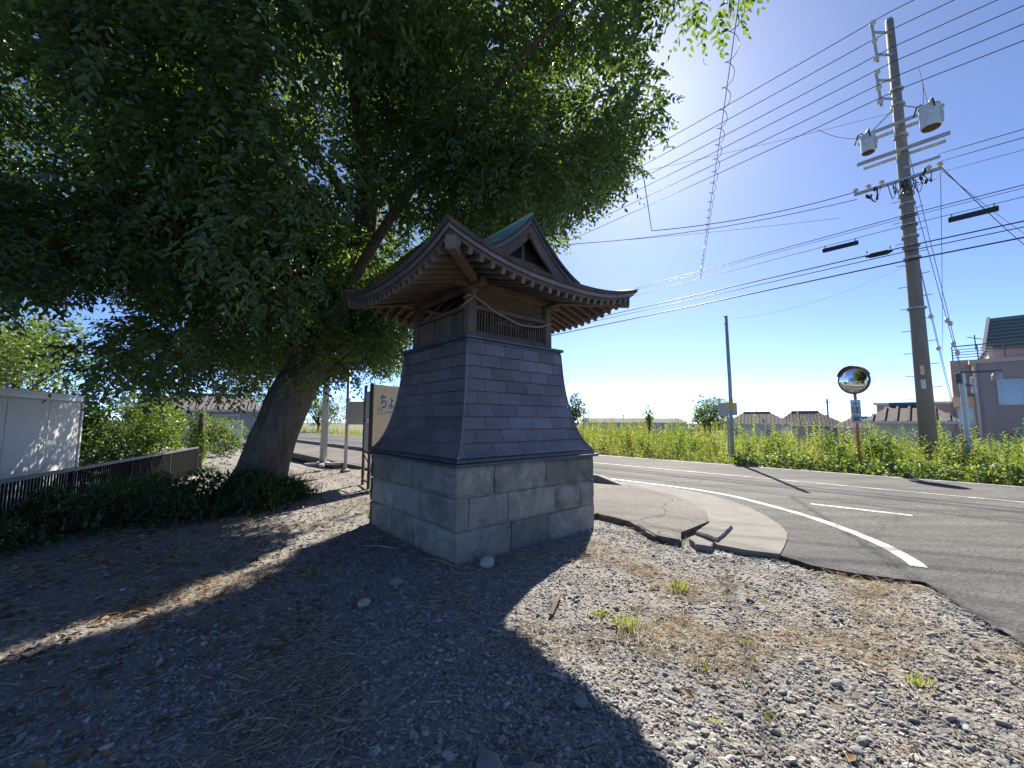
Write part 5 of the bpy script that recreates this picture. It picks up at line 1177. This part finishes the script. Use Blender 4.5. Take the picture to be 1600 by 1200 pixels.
# spiral-wrapped drop line crossing overhead
q0, q1 = Vector((7.29, 15.13, 6.86)), Vector((3.1, 5.0, 7.09)); q1 = q0 + (q1 - q0) * 1.55
dr = empty('spiral_drop_line', q0); tag(dr, 'pale overhead line wrapped in a loose wire spiral, crossing from the road to above', 'wire')
MB().tube([q0 - q0, q1 - q0], .007, 5).build('strand', M['wire_pale'], dr)
dd = (q1 - q0).normalized(); sa_ = dd.cross(Vector((0, 0, 1))).normalized(); sb_ = dd.cross(sa_); pts = []
LL = (q1 - q0).length; k = int(LL / .035)
for i in range(k + 1):
    x = LL * i / k; a = x * 2 * math.pi / (.30 + .010 * x); rr = .035 + .005 * x
    pts.append(dd * x + (sa_ * math.cos(a) + sb_ * math.sin(a)) * rr)
MB().tube(pts, .0055, 4).build('spiral', M['wire_pale'], dr)

# convex traffic mirror
MP = Vector((9.95, 11.62, -.05)); mr = empty('traffic_mirror', MP); tag(mr, 'round convex traffic mirror with a red hood on an orange post', 'traffic mirror')
MB().tube([(0, 0, 0), (-.0, 0, 2.55)], .04, 12).build('post', M['orange'], mr, smooth=True)
fn = Vector((-.93, -.36, -.02)).normalized(); rot = fn.to_track_quat('Z', 'Y').to_matrix()
mc = Vector((.04, -.03, 2.60)) + fn * .08
MB().lathe([(0, -.06), (.20, -.05), (.36, -.01), (.405, .0), (.405, .03), (.385, .035), (0, .034)], mc, 36, rot).build('backing', M['grey_panel'], mr, smooth=False)
MB().lathe([(.385, .0345), (.36, .047), (.30, .068), (.2, .089), (.1, .101), (.0, .105)], mc, 40, rot).build('mirror_face', M['mirror'], mr, smooth=True)
MB().lathe([(.384, .032), (.408, .032), (.408, .046), (.392, .05), (.384, .046)], mc, 40, rot).build('rim', M['rail_metal'], mr)
hood = MB(); rows = []
upv = rot.inverted() @ Vector((0, 0, 1)); ua = math.atan2(upv.y, upv.x)
for zz in (-.03, .055, .13):
    rows.append([rot @ Vector((math.cos(ua + t) * .418, math.sin(ua + t) * .418, zz if zz < .1 else .05 + .10 * math.cos(t * .85))) + mc for t in np.linspace(-1.25, 1.25, 25)])
hood.grid(rows).build('hood', M['red_hood'], mr, smooth=True)
MB().bar(Vector((0, 0, 2.55)), mc - fn * .05, .05, .05).build('bracket', M['orange'], mr)
pn = Vector((-.70, -.72, 0)).normalized(); px_ = Vector((-pn.y, pn.x, 0))
if px_.x < 0: px_ = -px_
pc = pn * .05 + Vector((0, 0, 1.70))
pl = MB().bar(pc - px_ * .115, pc + px_ * .115, .012, .66).build('caution_plate', M['plate'], mr)
text('lettering', '注', .20, M['ink'], pl, pc + pn * .008 - px_ * .10 + Vector((0, 0, -.03)), px_)
text('lettering', '意', .20, M['ink'], pl, pc + pn * .008 - px_ * .10 + Vector((0, 0, -.27)), px_)
MB().lathe([(0, 0), (.05, 0), (.05, .004), (0, .004)], pc + pn * .007 + Vector((0, 0, .22)), 4, pn.to_track_quat('Z', 'Y').to_matrix()).build('emblem', M['ink_faint'], pl)

# slim post, signs, short post
so = empty('slim_post', (7.17, 13.2, 0)); tag(so, 'slim grey steel post with a yellow wrap in the weeds across the road', 'post')
MB().tube([(0, 0, -.1), (.03, 0, 2.6), (0, 0, 4.86)], [.06, .058, .05], 12).build('shaft', M['steel'], so, smooth=True)
MB().tube([(.026, 0, 1.76), (.028, 0, 2.12)], .068, 14).build('yellow_wrap', M['yellow'], so, smooth=True)
MB().box((.0, 0, 4.6), (.16, .05, .05), .6).build('hook', M['steel'], so); MB().lathe([(0, 0), (.06, 0), (.06, .03), (0, .05)], (0, 0, 4.85), 10).build('cap', M['steel'], so)
wire('thin_wire', 'barely visible thin wire rising from the slim post', catn((7.17, 13.2, 4.75), PB + Vector((0, 0, 6.0)), .3), .003, 'wire_pale')
bs = empty('road_sign', (7.55, 14.1, -.05)); tag(bs, 'back of a grey rectangular road sign behind the slim post', 'sign')
MB().tube([(0, 0, 0), (0, 0, 2.1)], .03, 8).build('post', M['steel'], bs); MB().box((0, -.04, 1.83), (.60, .02, .44), R(-12)).build('sign_board', M['grey_panel'], bs)
gp_ = empty('short_post', (11.84, 10.5, -.05)); tag(gp_, 'short pale square post with a bracket arm and meter boxes near the mauve building', 'post')
MB().box((0, 0, 1.33), (.10, .10, 2.72), .3).build('shaft', M['steel_white'], gp_, bevel=.012)
MB().bar((-.05, 0, 2.70), (.62, -.35, 2.70), .05, .05).build('bracket_arm', M['rail_metal'], gp_)
MB().bar((-.02, 0, 2.38), (.22, -.12, 2.33), .04, .05).build('bracket_arm', M['rail_metal'], gp_)
MB().box((.17, -.1, 2.36), (.07, .08, .42), .3).build('meter_box', M['steel_white'], gp_, bevel=.01)
MB().box((-.09, 0, 2.55), (.06, .10, .28), .3).build('switch_box', M['rail_metal'], gp_, bevel=.01)
MB().lathe([(0, 0), (.09, 0), (.10, .10), (.06, .2), (0, .22)], (.55, -.31, 2.48), 12).build('lamp_head', M['grey_panel'], gp_)

# mauve building
bo = empty('mauve_building', (*rd(5.2, 34), -2.4), math.atan2(UY, UX)); tag(bo, 'mauve rendered two-storey building with a railed roof terrace and green roof', 'building')
def part(name, mat, x0, x1, y0, y1, z0, z1, parent=bo):
    return MB().box(((x0 + x1) / 2, (y0 + y1) / 2, (z0 + z1) / 2), (x1 - x0, y1 - y0, z1 - z0)).build(name, M[mat], parent)
part('main_wall', 'pink', -3.7, 6, 0, 9, -.5, 7.0)
part('parapet_trim', 'pink_trim', -3.8, 6.1, -.08, 9, 7.0, 7.22)
part('side_bay', 'pink', -4.5, -3.71, 1.0, 8, -.5, 7.35)
part('bay_balcony', 'tan_board', -4.55, -3.72, .75, 1.0, 4.6, 5.2); window(bo, -4.05, 1.0, 4.0, .6, 1.2)
part('low_wing', 'pink', -7.9, -4.52, 1.2, 8, -.5, 4.85)
part('wing_roof_edge', 'steel_white', -8.05, -4.5, 1.05, 8.1, 4.85, 4.98)
part('wing_door', 'white_panel', -5.6, -4.7, 1.14, 1.2, .5, 3.2)
part('upper_storey', 'pink', -2.9, 6, 2.6, 8.5, 7.2, 8.0)
gr_ = MB().add([(-3.05, 2.3, 8.0), (6, 2.3, 8.0), (6, 4.6, 10.2), (-2.6, 4.6, 10.2), (-3.05, 8.6, 8.0), (6, 8.6, 8.0)], ((0, 1, 2, 3), (3, 2, 5, 4), (0, 3, 4))).build('green_roof', M['tile_green'], bo, fix=True)
for i in range(9):
    t = i / 9; MB().bar((-3.05 + .45 * t, 2.28 + 2.3 * t, 8.02 + 2.2 * t), (6, 2.28 + 2.3 * t, 8.02 + 2.2 * t), .08, .06).build('roof_batten', M['tile_green'], gr_)
MB().bar((-3.1, 2.25, 7.95), (-2.62, 4.6, 10.25), .14, .14).build('verge', M['pink_trim'], gr_)
rl = MB().bar((-4.4, .0, 8.05), (6, 0, 8.05), .07, .06).build('terrace_rail', M['rail_metal'], bo)
for i in range(4): MB().bar((-4.4, .0, 7.4 + .15 * i), (-2.9, 0, 7.4 + .15 * i), .03, .05).build('rail_slat', M['steel_white'], rl)
for i in range(12): MB().bar((-4.4 + .95 * i, 0, 7.2), (-4.4 + .95 * i, 0, 8.05), .05, .05).build('rail_post', M['rail_metal'], rl)
window(bo, -2.0, 0, 5.35, 1.7, 1.3); window(bo, .9, 0, 5.35, 1.7, 1.3); window(bo, -1.4, 0, 2.2, 1.7, 1.5); window(bo, 2.4, 0, 2.2, 1.7, 1.5)
MB().tube([(-3.62, -.08, 7.0), (-3.62, -.08, -.3)], .06, 8).build('drainpipe', M['pink_trim'], bo); part('window_hood', 'grey_panel', -2.5, -.3, -.6, 0, 3.1, 3.2)
MB().tube([(-3.4, 2, 8.0), (-3.4, 2, 8.9)], .03, 6).build('antenna_mast', M['rail_metal'], bo); MB().bar((-3.7, 2, 8.8), (-3.1, 2, 8.6), .04, .04).build('antenna_rod', M['rail_metal'], bo)

house('house', 'low cottage with a striped dark tile roof against the mauve building', (*rd(-1.0, 30), -1.6), math.atan2(UY, UX), 2.6, 4, 3.05, .75, hip=.28, wins=((.3, .55),), ov=.5)
house('house', 'cream two-storey house with a brown hipped tile roof beyond the weeds', (36.5, 60, -3.5), R(-32), 7.6, 6.5, 4.6, 1.55, wins=((-.3, .72), (.18, .72), (-.3, .25)), antenna=True)
house('house', 'grey house with a dark hipped roof and antenna, next to the cream house', (49.5, 68, -3.5), R(-32), 8.2, 7, 4.3, 2.2, 'wall_grey', wins=((-.25, .7), (.25, .7)), antenna=True)
house('house', 'pale low house with a light roof just behind the traffic mirror', (52.5, 60, -3.5), R(-38), 6.5, 6, 4.1, 1.4, 'wall_pale', wins=((-.2, .7), (.25, .7)))
house('house', 'dark grey house between the antenna house and the traffic mirror', (56, 74, -3.5), R(-30), 7, 6, 4.3, 1.6, 'wall_grey', wins=((-.2, .7), (.25, .7)))
ls = empty('long_building', (24.5, 82, -3.5), R(-4)); tag(ls, 'long low grey building with a flat-pitched roof on the horizon', 'building')
MB().box((0, 0, 2.3), (19, 8, 4.6)).build('wall', M['shed_wall'], ls)
MB().add([(-9.8, -4.5, 4.6), (9.8, -4.5, 4.6), (9.8, 4.5, 4.6), (-9.8, 4.5, 4.6), (-9.3, 0, 5.5), (9.3, 0, 5.5)], ((0, 1, 5, 4), (1, 2, 5), (2, 3, 4, 5), (3, 0, 4), (0, 3, 2, 1))).build('roof', M['tile'], ls, fix=True)
for i in range(8): window(ls, -8.2 + 2.35 * i, -4, 3.4, 1.6, 1.2)
for i, (x, y, h, lb) in enumerate(((66, 84, 6.6, 'small distant utility pole between the far houses'), (25.5, 92, 6.4, 'tiny distant pole rising behind the long low building'), (14.2, 80, 6.9, 'tiny distant pole at the left end of the long low building'))):
    dp = empty('distant_pole', (x, y, -3.5)); tag(dp, lb, 'utility pole', 'distant poles')
    MB().tube([(0, 0, 0), (0, 0, h + (3.0 if i == 0 else 0))], .16 if i == 0 else .1, 6).build('shaft', M['rail_metal'], dp); MB().bar((-.8, 0, h - .3 + (2.6 if i == 0 else 0)), (.8, 0, h - .3 + (2.6 if i == 0 else 0)), .14, .14).build('arm', M['rail_metal'], dp)

# ------------------------------------------------------------------ plants across the road
shrub('field_tree', 'round dense green tree rising from the weeds beside the slim post', 'tree', (19.6, 40, -2.9), (2.1, 2.0, 2.5), 9000, .17, 61, trunk_h=2.2, trunk_r=.16, lumps=26)
shrub('field_tree', 'bushy bright green sapling just past the shrine corner', 'tree', (3.35, 21.6, -.1), (.75, .7, 1.05), 2600, .11, 62, trunk_h=.9, trunk_r=.04)
shrub('field_tree', 'narrow upright sapling standing alone above the weeds near the long building', 'tree', (7.0, 20.6, -.1), (.30, .28, .8), 700, .10, 63, trunk_h=.8, trunk_r=.03)
shrub('field_bush', 'dark wide bush in the weeds left of the round field tree', 'shrub', (14.3, 33.5, -1.8), (1.9, 1.6, 1.5), 4200, .14, 64)
shrub('field_bush', 'low wide bush in the weeds in front of the cream house', 'shrub', (22.5, 33.5, -2.6), (2.3, 1.7, 1.7), 4200, .14, 65)
shrub('field_bush', 'bushy shrub between the traffic mirror and the utility pole', 'shrub', (11.2, 12.6, -.1), (.6, .5, .62), 2400, .075, 66)

def weed_field():
    r_ = np.random.default_rng(71)
    VV, FF, AA = [], [], []; base = 0
    def push(V, F, a):
        nonlocal base
        VV.append(V); FF.append(F + base); AA.append(a); base += len(V)
    # tall leafy stalks
    n = 3200
    s = r_.uniform(-24, 9, n); nn = 13.75 + (r_.uniform(0, 1, n) ** 1.35) * 11
    extra = 700
    s = np.concatenate([s, r_.uniform(-62, -24, extra)]); nn = np.concatenate([nn, 13.8 + r_.uniform(0, 1, extra) ** 1.5 * 5]); n += extra
    X = UX * s + NX * nn; Y = UY * s + NY * nn
    patch = np.array([noise.noise((x * .5, y * .5, 2)) for x, y in zip(X, Y)])
    patch2 = np.array([noise.noise((x * .8, y * .8, 7)) for x, y in zip(X, Y)])
    front = np.clip((nn - 13.7) / 1.3, 0, 1)
    h = ((.20 + .68 * front) * r_.uniform(.55, 1.15, n) + .55 * np.maximum(patch, -.5) * front) * np.where(r_.uniform(0, 1, n) < .2, r_.uniform(1.2, 1.8, n), 1)
    h = np.where(s < -24, h * .55, np.where(s < -7.5, h * 1.22, h))
    h = np.maximum(h, .12)
    z0 = np.array([z_field(v) for v in nn])
    lean = r_.normal(0, .09, (n, 2))
    per = 34
    t = (np.arange(per) + 1) / per
    P = np.stack([X[:, None] + lean[:, :1] * t * h[:, None], Y[:, None] + lean[:, 1:] * t * h[:, None], z0[:, None] + t * h[:, None]], -1)
    a = np.arange(per)[None, :] * 2.4 + r_.uniform(0, 6.28, (n, 1))
    wid = (1 - .55 * t)[None, :] * r_.uniform(.7, 1.25, (n, 1))
    D = np.stack([np.cos(a), np.sin(a), .45 + .5 * t[None, :] + 0 * a], -1) + r_.normal(0, .15, P.shape)
    P = P + unit(D) * .01
    L = .19 * wid * np.clip(h[:, None] / .9, .5, 1.15)
    N = np.stack([-.3 * np.cos(a), -.3 * np.sin(a), np.ones_like(a)], -1)
    v = np.clip(.44 + .5 * patch2[:, None] + .3 * patch[:, None] - .10 * np.clip((s[:, None] + 4) / 6, -1, 1) + .12 * t[None, :] + np.where(r_.uniform(0, 1, (n, 1)) < .07, .6, 0) + r_.normal(0, .17, (n, 1)) + r_.normal(0, .08, (n, per)), 0, 1)
    bw = np.where(r_.uniform(0, 1, (n, 1)) < .35, .42, .24) + 0 * t
    push(*leaf_arrays(P.reshape(-1, 3), D.reshape(-1, 3), N.reshape(-1, 3), L.ravel(), (L * bw).ravel(), v.ravel()))
    # stems
    P0 = np.stack([X, Y, z0 - .05], -1); D0 = np.concatenate([lean * h[:, None], h[:, None]], 1)
    push(*leaf_arrays(P0, D0, np.tile([[-.7, -.7, 0]], (n, 1)), h * 1.08, np.full(n, .018), np.clip(r_.normal(.75, .15, n), 0, 1), fold=0))
    # bushier clumps of broad-leaved weeds among the stalks
    for i in range(26):
        sb, nb = r_.uniform(-13, 7), 14.3 + r_.uniform(0, 1) ** 1.5 * 5; hb = r_.uniform(.35, .72)
        xb, yb = UX * sb + NX * nb, UY * sb + NY * nb
        Vb, Fb, ab = blob_leaves((xb, yb, z_field(nb) + hb * .7), (r_.uniform(.35, .8), r_.uniform(.35, .7), hb), 620, .085, 300 + i, 9)
        push(Vb, Fb, np.clip(ab - r_.uniform(-.1, .4), 0, 1))
    # broad creeper leaves and grass along the road edge
    m = 9000
    s2 = r_.uniform(-16, 9, m); n2 = 13.55 + np.abs(r_.normal(0, .55, m))
    X2 = UX * s2 + NX * n2; Y2 = UY * s2 + NY * n2
    mound = np.array([.25 + .35 * max(0, noise.noise((x * .9, y * .9, 12))) for x, y in zip(X2, Y2)]) * np.clip((n2 - 13.5) / .5, .15, 1)
    kr = (s2 > -4.5)
    P2 = np.stack([X2, Y2, r_.uniform(0, 1, m) ** .6 * mound * np.where(kr, 1.35, .8)], -1)
    D2 = r_.normal(0, 1, (m, 3)) + np.array([-.5, -.5, .2]); N2 = np.array([-.4, -.4, .8]) + r_.normal(0, .4, (m, 3))
    L2 = np.where(kr, r_.uniform(.06, .13, m), r_.uniform(.08, .2, m)); W2 = np.where(kr, L2 * .8, L2 * .16)
    push(*leaf_arrays(P2, D2, N2, L2, W2, np.clip(r_.normal(.42, .16, m) + .35 * (~kr) * r_.uniform(0, 1, m), 0, 1)))
    return np.concatenate(VV), np.concatenate(FF), np.concatenate(AA)
V, F, va = weed_field()
tag(np_mesh('weeds', V, F, M['weed'], None, va), 'tall sunlit weeds filling the field across the road', 'weeds', kind='stuff')

# ------------------------------------------------------------------ things lying on the gravel
def lot_z(x, y): return zlot(x, y)

lot_fast = {}
def zl(x, y):
    k = (round(x * 8), round(y * 8))
    if k not in lot_fast: lot_fast[k] = zlot(k[0] / 8, k[1] / 8)
    return lot_fast[k]
def rock(label, x, y, sx, sy, sz, seed, mat='rock', sink=.35):
    me = bpy.data.meshes.new('rock'); bm = bmesh.new(); bmesh.ops.create_icosphere(bm, subdivisions=3, radius=1)
    for v in bm.verts:
        d = 1 + .16 * noise.noise(v.co * 1.3 + Vector((seed, 0, 0))) + .05 * noise.noise(v.co * 4 + Vector((0, seed, 0)))
        v.co = Vector((v.co.x * sx * d, v.co.y * sy * d, v.co.z * sz * d))
    bm.to_mesh(me); bm.free(); me.materials.append(M[mat]); me.polygons.foreach_set('use_smooth', [True] * len(me.polygons))
    o = link('rock', me); o.location = (x, y, zl(x, y) + sz * (1 - sink)); o.rotation_euler.z = seed
    return tag(o, label, 'rock', 'loose rocks on the gravel')
rock('smooth pale round rock lying at the near corner of the shrine base', -.225, 3.87, .085, .065, .055, 1.3, sink=.15)
rock('flat brown rock half buried in the shaded foreground gravel', -.08, 1.68, .075, .05, .03, 2.1, 'rock_grey', .6)
rock('grey angular rock in the shade in front of the shrine', -.95, 3.45, .06, .05, .035, 3.7, 'rock_grey')
rock('small tan rock in the shade left of the round pale rock', -1.08, 3.08, .055, .04, .03, 4.4, 'rock')
rock('grey stone in the foreground shade near the shadow edge', .33, 2.05, .045, .03, .028, 5.2, 'rock_grey')
rock('dark rounded stone at the bottom of the view in the shade', .08, 1.63, .05, .04, .03, 6.6, 'rock_grey', .4)

tw = empty('fallen_twig', (-.72, 3.95, zl(-.72, 3.95) + .012)); tag(tw, 'pale forked twig lying at the foot of the stone base', 'twig')
MB().tube([(-.12, .05, .01), (0, .02, .02), (.13, -.08, .012), (.2, -.14, .01)], [.004, .008, .007, .003], 6).build('stem', M['rope'], tw, smooth=True)
MB().tube([(0, .02, .02), (.02, -.08, .02), (-.01, -.16, .012)], [.007, .005, .003], 6).build('fork', M['rope'], tw, smooth=True)
tw2 = empty('fallen_stick', (-1.35, 4.35, zl(-1.35, 4.35) + .014)); tag(tw2, 'straight pale stick lying along the shaded face of the stone base', 'stick')
MB().tube([(-.16, .05, .01), (0, .01, .016), (.17, -.05, .012)], [.007, .009, .007], 6).build('stem', M['rope'], tw2, smooth=True)
tw3 = empty('fallen_bark', (.32, 3.05, zl(.32, 3.05) + .015)); tag(tw3, 'reddish bark strip lying on the edge of the sunlit gravel', 'bark strip')
MB().bar((-.05, -.16, .01), (.05, .16, .02), .03, .012).build('strip', M['rust'], tw3)

# green tufts growing in the gravel
tufts = [(1.35, 3.35, .14, 60, 'broad half-dry grass tuft on the sunlit gravel below the gutter apron'), (.75, 2.75, .15, 60, 'taller yellowing grass tuft nearest to the shrine shadow'), (.62, 2.92, .12, 40, 'grass tuft just behind the taller yellowing one near the shadow'),
         (1.42, 2.55, .07, 36, 'small green tuft in the middle of the sunlit gravel'), (2.1, 2.2, .10, 46, 'green tuft close to the asphalt edge on the sunlit gravel'), (1.05, 2.32, .06, 30, 'low green tuft among dry straw on the sunlit gravel'),
         (1.18, 1.98, .06, 34, 'bright green tuft in the sunlit gravel of the near foreground'), (.92, 1.93, .05, 24, 'tiny tuft left of the bright green one in the near gravel'), (2.45, 1.95, .06, 26, 'tuft near the picture edge by the asphalt'),
         (-1.72, 3.62, .13, 34, 'spindly green tuft at the end of the sunlit streak in the shade'), (-1.95, 2.85, .09, 26, 'small tuft in the middle of the sunlit streak'), (-1.35, 3.95, .08, 24, 'small tuft against the shaded face of the stone base'), (1.9, 3.2, .05, 26, 'little tuft between the apron corner and the asphalt patch')]
rt = np.random.default_rng(81)
for (x, y, h, k, lb) in tufts:
    h *= .6
    P = np.stack([rt.normal(0, h * .42, k), rt.normal(0, h * .42, k), np.zeros(k)], -1)
    D = np.stack([P[:, 0] * 3 + rt.normal(0, .35, k), P[:, 1] * 3 + rt.normal(0, .35, k), rt.uniform(.5, 1.2, k)], -1)
    L = h * rt.uniform(.55, 1.25, k)
    V, F, va = leaf_arrays(P, D, rt.normal(0, 1, (k, 3)), L, L * .07 + .002, np.clip(rt.normal(.75, .25, k), 0, 1))
    o = np_mesh('grass_tuft', V, F, M['weed'], None, va); o.location = (x, y, zl(x, y) - .004)
    tag(o, lb, 'grass tuft', 'grass tufts in the gravel')

# ------------------------------------------------------------------ uncountable ground cover
def poly_mask(x, y, poly):
    c = np.zeros(len(x), bool)
    for i in range(len(poly)):
        (x1, y1), (x2, y2) = poly[i], poly[i - 1]
        if y1 == y2: continue
        c ^= ((y1 > y) != (y2 > y)) & (x < (x2 - x1) * (y - y1) / (y2 - y1) + x1)
    return c
def in_base(x, y, m=1.06):
    dx, dy = x - SH[0], y - SH[1]; ca, sa = math.cos(SH_ROT), math.sin(SH_ROT)
    return abs(dx * ca + dy * sa) < m and abs(-dx * sa + dy * ca) < m
def scatter(n, y0, y1, power, seed, wide=1.45, dens=None):
    """random points on the lot, denser close by, thinned by a density function"""
    r_ = np.random.default_rng(seed); out = []
    u = r_.uniform(0, 1, n); y = y0 * (y1 / y0) ** u if power == 'log' else y0 + (y1 - y0) * u ** power
    x = r_.uniform(-1, 1, n) * wide * (y + .25); q = r_.uniform(0, 1, n)
    ok = (x > -9) & ~((x > .7) & (poly_mask(x, y, road_poly) | poly_mask(x, y, gutter_poly) | poly_mask(x, y, walk_poly))) & (nof(x, y) < 4.75)
    for xi, yi, qi in zip(x[ok], y[ok], q[ok]):
        if in_base(xi, yi): continue
        if dens is not None and qi > dens(xi, yi): continue
        out.append((xi, yi))
    return np.array(out)
def stony(x, y):
    leafy = smooth(.4, 3.2, -x + .25 * (y - 3)) * .85
    straw = .5 * smooth(-.05, .3, noise.noise((x * 1.3, y * 1.3, 31))) 
    return max(.1, 1 - leafy - straw)

def pebble_kinds():
    kinds = bpy.data.collections.new('pebble_kinds')
    for i in range(7):
        me = bpy.data.meshes.new('pebble'); bm = bmesh.new(); bmesh.ops.create_icosphere(bm, subdivisions=1 if i < 4 else 2, radius=1)
        for v in bm.verts:
            d = 1 + .35 * noise.noise(v.co * 1.1 + Vector((i * 7.3, 0, 0)))
            v.co = Vector((v.co.x * d * (1.2 + .1 * i % .4), v.co.y * d * .85, v.co.z * d * (.42 + .06 * (i % 3))))
        bm.to_mesh(me); bm.free(); me.materials.append(M['pebble'])
        if i >= 4: me.polygons.foreach_set('use_smooth', [True] * len(me.polygons))
        kinds.objects.link(bpy.data.objects.new('pebble', me))
    return kinds
def gravel(name, pts, sizes, seed, label):
    r_ = np.random.default_rng(seed); n = len(pts)
    V = np.zeros((n, 3), np.float32); V[:, :2] = pts
    V[:, 2] = [zl(x, y) for x, y in pts]; V[:, 2] += sizes * .12
    me = bpy.data.meshes.new(name); me.vertices.add(n); me.vertices.foreach_set('co', V.ravel())
    a = me.attributes.new('size', 'FLOAT', 'POINT'); a.data.foreach_set('value', sizes.astype(np.float32))
    rot = np.stack([r_.normal(0, .35, n), r_.normal(0, .35, n), r_.uniform(0, 6.28, n)], -1).astype(np.float32)
    a = me.attributes.new('turn', 'FLOAT_VECTOR', 'POINT'); a.data.foreach_set('vector', rot.ravel())
    me.materials.append(M['pebble'])
    o = link(name, me)
    nt = bpy.data.node_groups.new(name, 'GeometryNodeTree')
    nt.interface.new_socket('Geometry', in_out='INPUT', socket_type='NodeSocketGeometry'); nt.interface.new_socket('Geometry', in_out='OUTPUT', socket_type='NodeSocketGeometry')
    gi = nt.nodes.new('NodeGroupInput'); go = nt.nodes.new('NodeGroupOutput')
    iop = nt.nodes.new('GeometryNodeInstanceOnPoints'); ci = nt.nodes.new('GeometryNodeCollectionInfo')
    ci.inputs['Collection'].default_value = KINDS; ci.inputs['Separate Children'].default_value = True; ci.inputs['Reset Children'].default_value = True
    na = nt.nodes.new('GeometryNodeInputNamedAttribute'); na.data_type = 'FLOAT'; na.inputs['Name'].default_value = 'size'
    nr_ = nt.nodes.new('GeometryNodeInputNamedAttribute'); nr_.data_type = 'FLOAT_VECTOR'; nr_.inputs['Name'].default_value = 'turn'
    nt.links.new(gi.outputs[0], iop.inputs['Points']); nt.links.new(ci.outputs[0], iop.inputs['Instance'])
    iop.inputs['Pick Instance'].default_value = True
    nt.links.new(na.outputs['Attribute'], iop.inputs['Scale']); nt.links.new(nr_.outputs['Attribute'], iop.inputs['Rotation'])
    nt.links.new(iop.outputs[0], go.inputs[0])
    md = o.modifiers.new('scatter', 'NODES'); md.node_group = nt
    tag(o, label, 'gravel', kind='stuff'); return o
KINDS = pebble_kinds()
pts = scatter(215000, .75, 7.0, 1.15, 91, dens=stony)
r_ = np.random.default_rng(92); sz = np.clip(.0060 * np.exp(r_.normal(0, .45, len(pts))), .003, .032)
gravel('gravel', pts, sz, 93, 'grey crushed gravel covering the lot round the shrine')
print('pebbles', len(pts))

def flat_litter(name, n, y1, seed, L0, L1, wr, mat, dens, label, cat, lift=.012, tilt=.25, wide=1.45, power=1.1):
    p = scatter(n, .75, y1, power, seed, wide, dens); k = len(p); r_ = np.random.default_rng(seed + 1)
    P = np.zeros((k, 3)); P[:, :2] = p; P[:, 2] = [zl(x, y) for x, y in p]; P[:, 2] += r_.uniform(.003, lift, k)
    a = r_.uniform(0, 6.28, k); D = np.stack([np.cos(a), np.sin(a), np.abs(r_.normal(0, tilt, k))], -1)
    N = np.array([0, 0, 1.0]) + r_.normal(0, .35, (k, 3)); L = r_.uniform(L0, L1, k)
    V, F, va = leaf_arrays(P, D, N, L, np.maximum(L * wr, .0026), np.clip(r_.normal(.5, .24, k), 0, 1))
    o = np_mesh(name, V, F, M[mat], None, va); return tag(o, label, cat, kind='stuff')
def strawy(x, y):
    return .05 + .95 * smooth(0, .4, noise.noise((x * 1.3, y * 1.3, 31)) + .25 * noise.noise((x * 4, y * 4, 3)))
def leafy(x, y): return .01 + .97 * smooth(.3, 3.2, -x + .3 * (y - 3))
flat_litter('dry_grass', 90000, 7.0, 101, .04, .15, .016, 'straw', strawy, 'dry straw and dead grass lying on the gravel', 'dry grass', .02, .22)
flat_litter('fallen_leaves', 26000, 13.0, 103, .03, .075, .5, 'litter', leafy, 'brown fallen leaves covering the ground under the tree', 'fallen leaves', .02, .3, power=1.0)

# dark undergrowth round the trunk and along the railing
def undergrowth():
    r_ = np.random.default_rng(111); n = 15000
    cs = [(-4.9, 6.5, .75), (-5.5, 5.9, .8), (-4.2, 6.6, .55), (-5.9, 5.2, .5), (-5.2, 5.2, .6), (-6.2, 6.5, .6), (-6.6, 7.6, .5), (-3.75, 6.9, .35), (-5.6, 4.3, .6), (-4.6, 5.6, .6), (-3.9, 6.2, .4)]
    k = r_.integers(0, len(cs), n); C = np.array(cs)[k]
    d = r_.normal(0, .5, (n, 2)); X = C[:, 0] + d[:, 0] * C[:, 2]; Y = C[:, 1] + d[:, 1] * C[:, 2]
    hh = (.32 + .22 * (k < 7)) * np.exp(-np.sum(d ** 2, 1)) 
    Z = np.array([zl(x, y) for x, y in zip(X, Y)]) + r_.uniform(0, 1, n) * hh
    D = r_.normal(0, 1, (n, 3)) + np.array([0, 0, .4]); N = r_.normal(0, .5, (n, 3)) + np.array([0, 0, 1])
    grass = r_.uniform(0, 1, n) < .22
    L = np.where(grass, r_.uniform(.12, .30, n), r_.uniform(.05, .12, n)); W = np.where(grass, .008, L * .5)
    D[grass] *= np.array([.5, .5, 1.2]); D[grass, 2] = np.abs(D[grass, 2]) + .3
    return leaf_arrays(np.stack([X, Y, Z], -1), D, N, L, W, np.clip(r_.normal(.45, .2, n), 0, 1))
V, F, va = undergrowth()
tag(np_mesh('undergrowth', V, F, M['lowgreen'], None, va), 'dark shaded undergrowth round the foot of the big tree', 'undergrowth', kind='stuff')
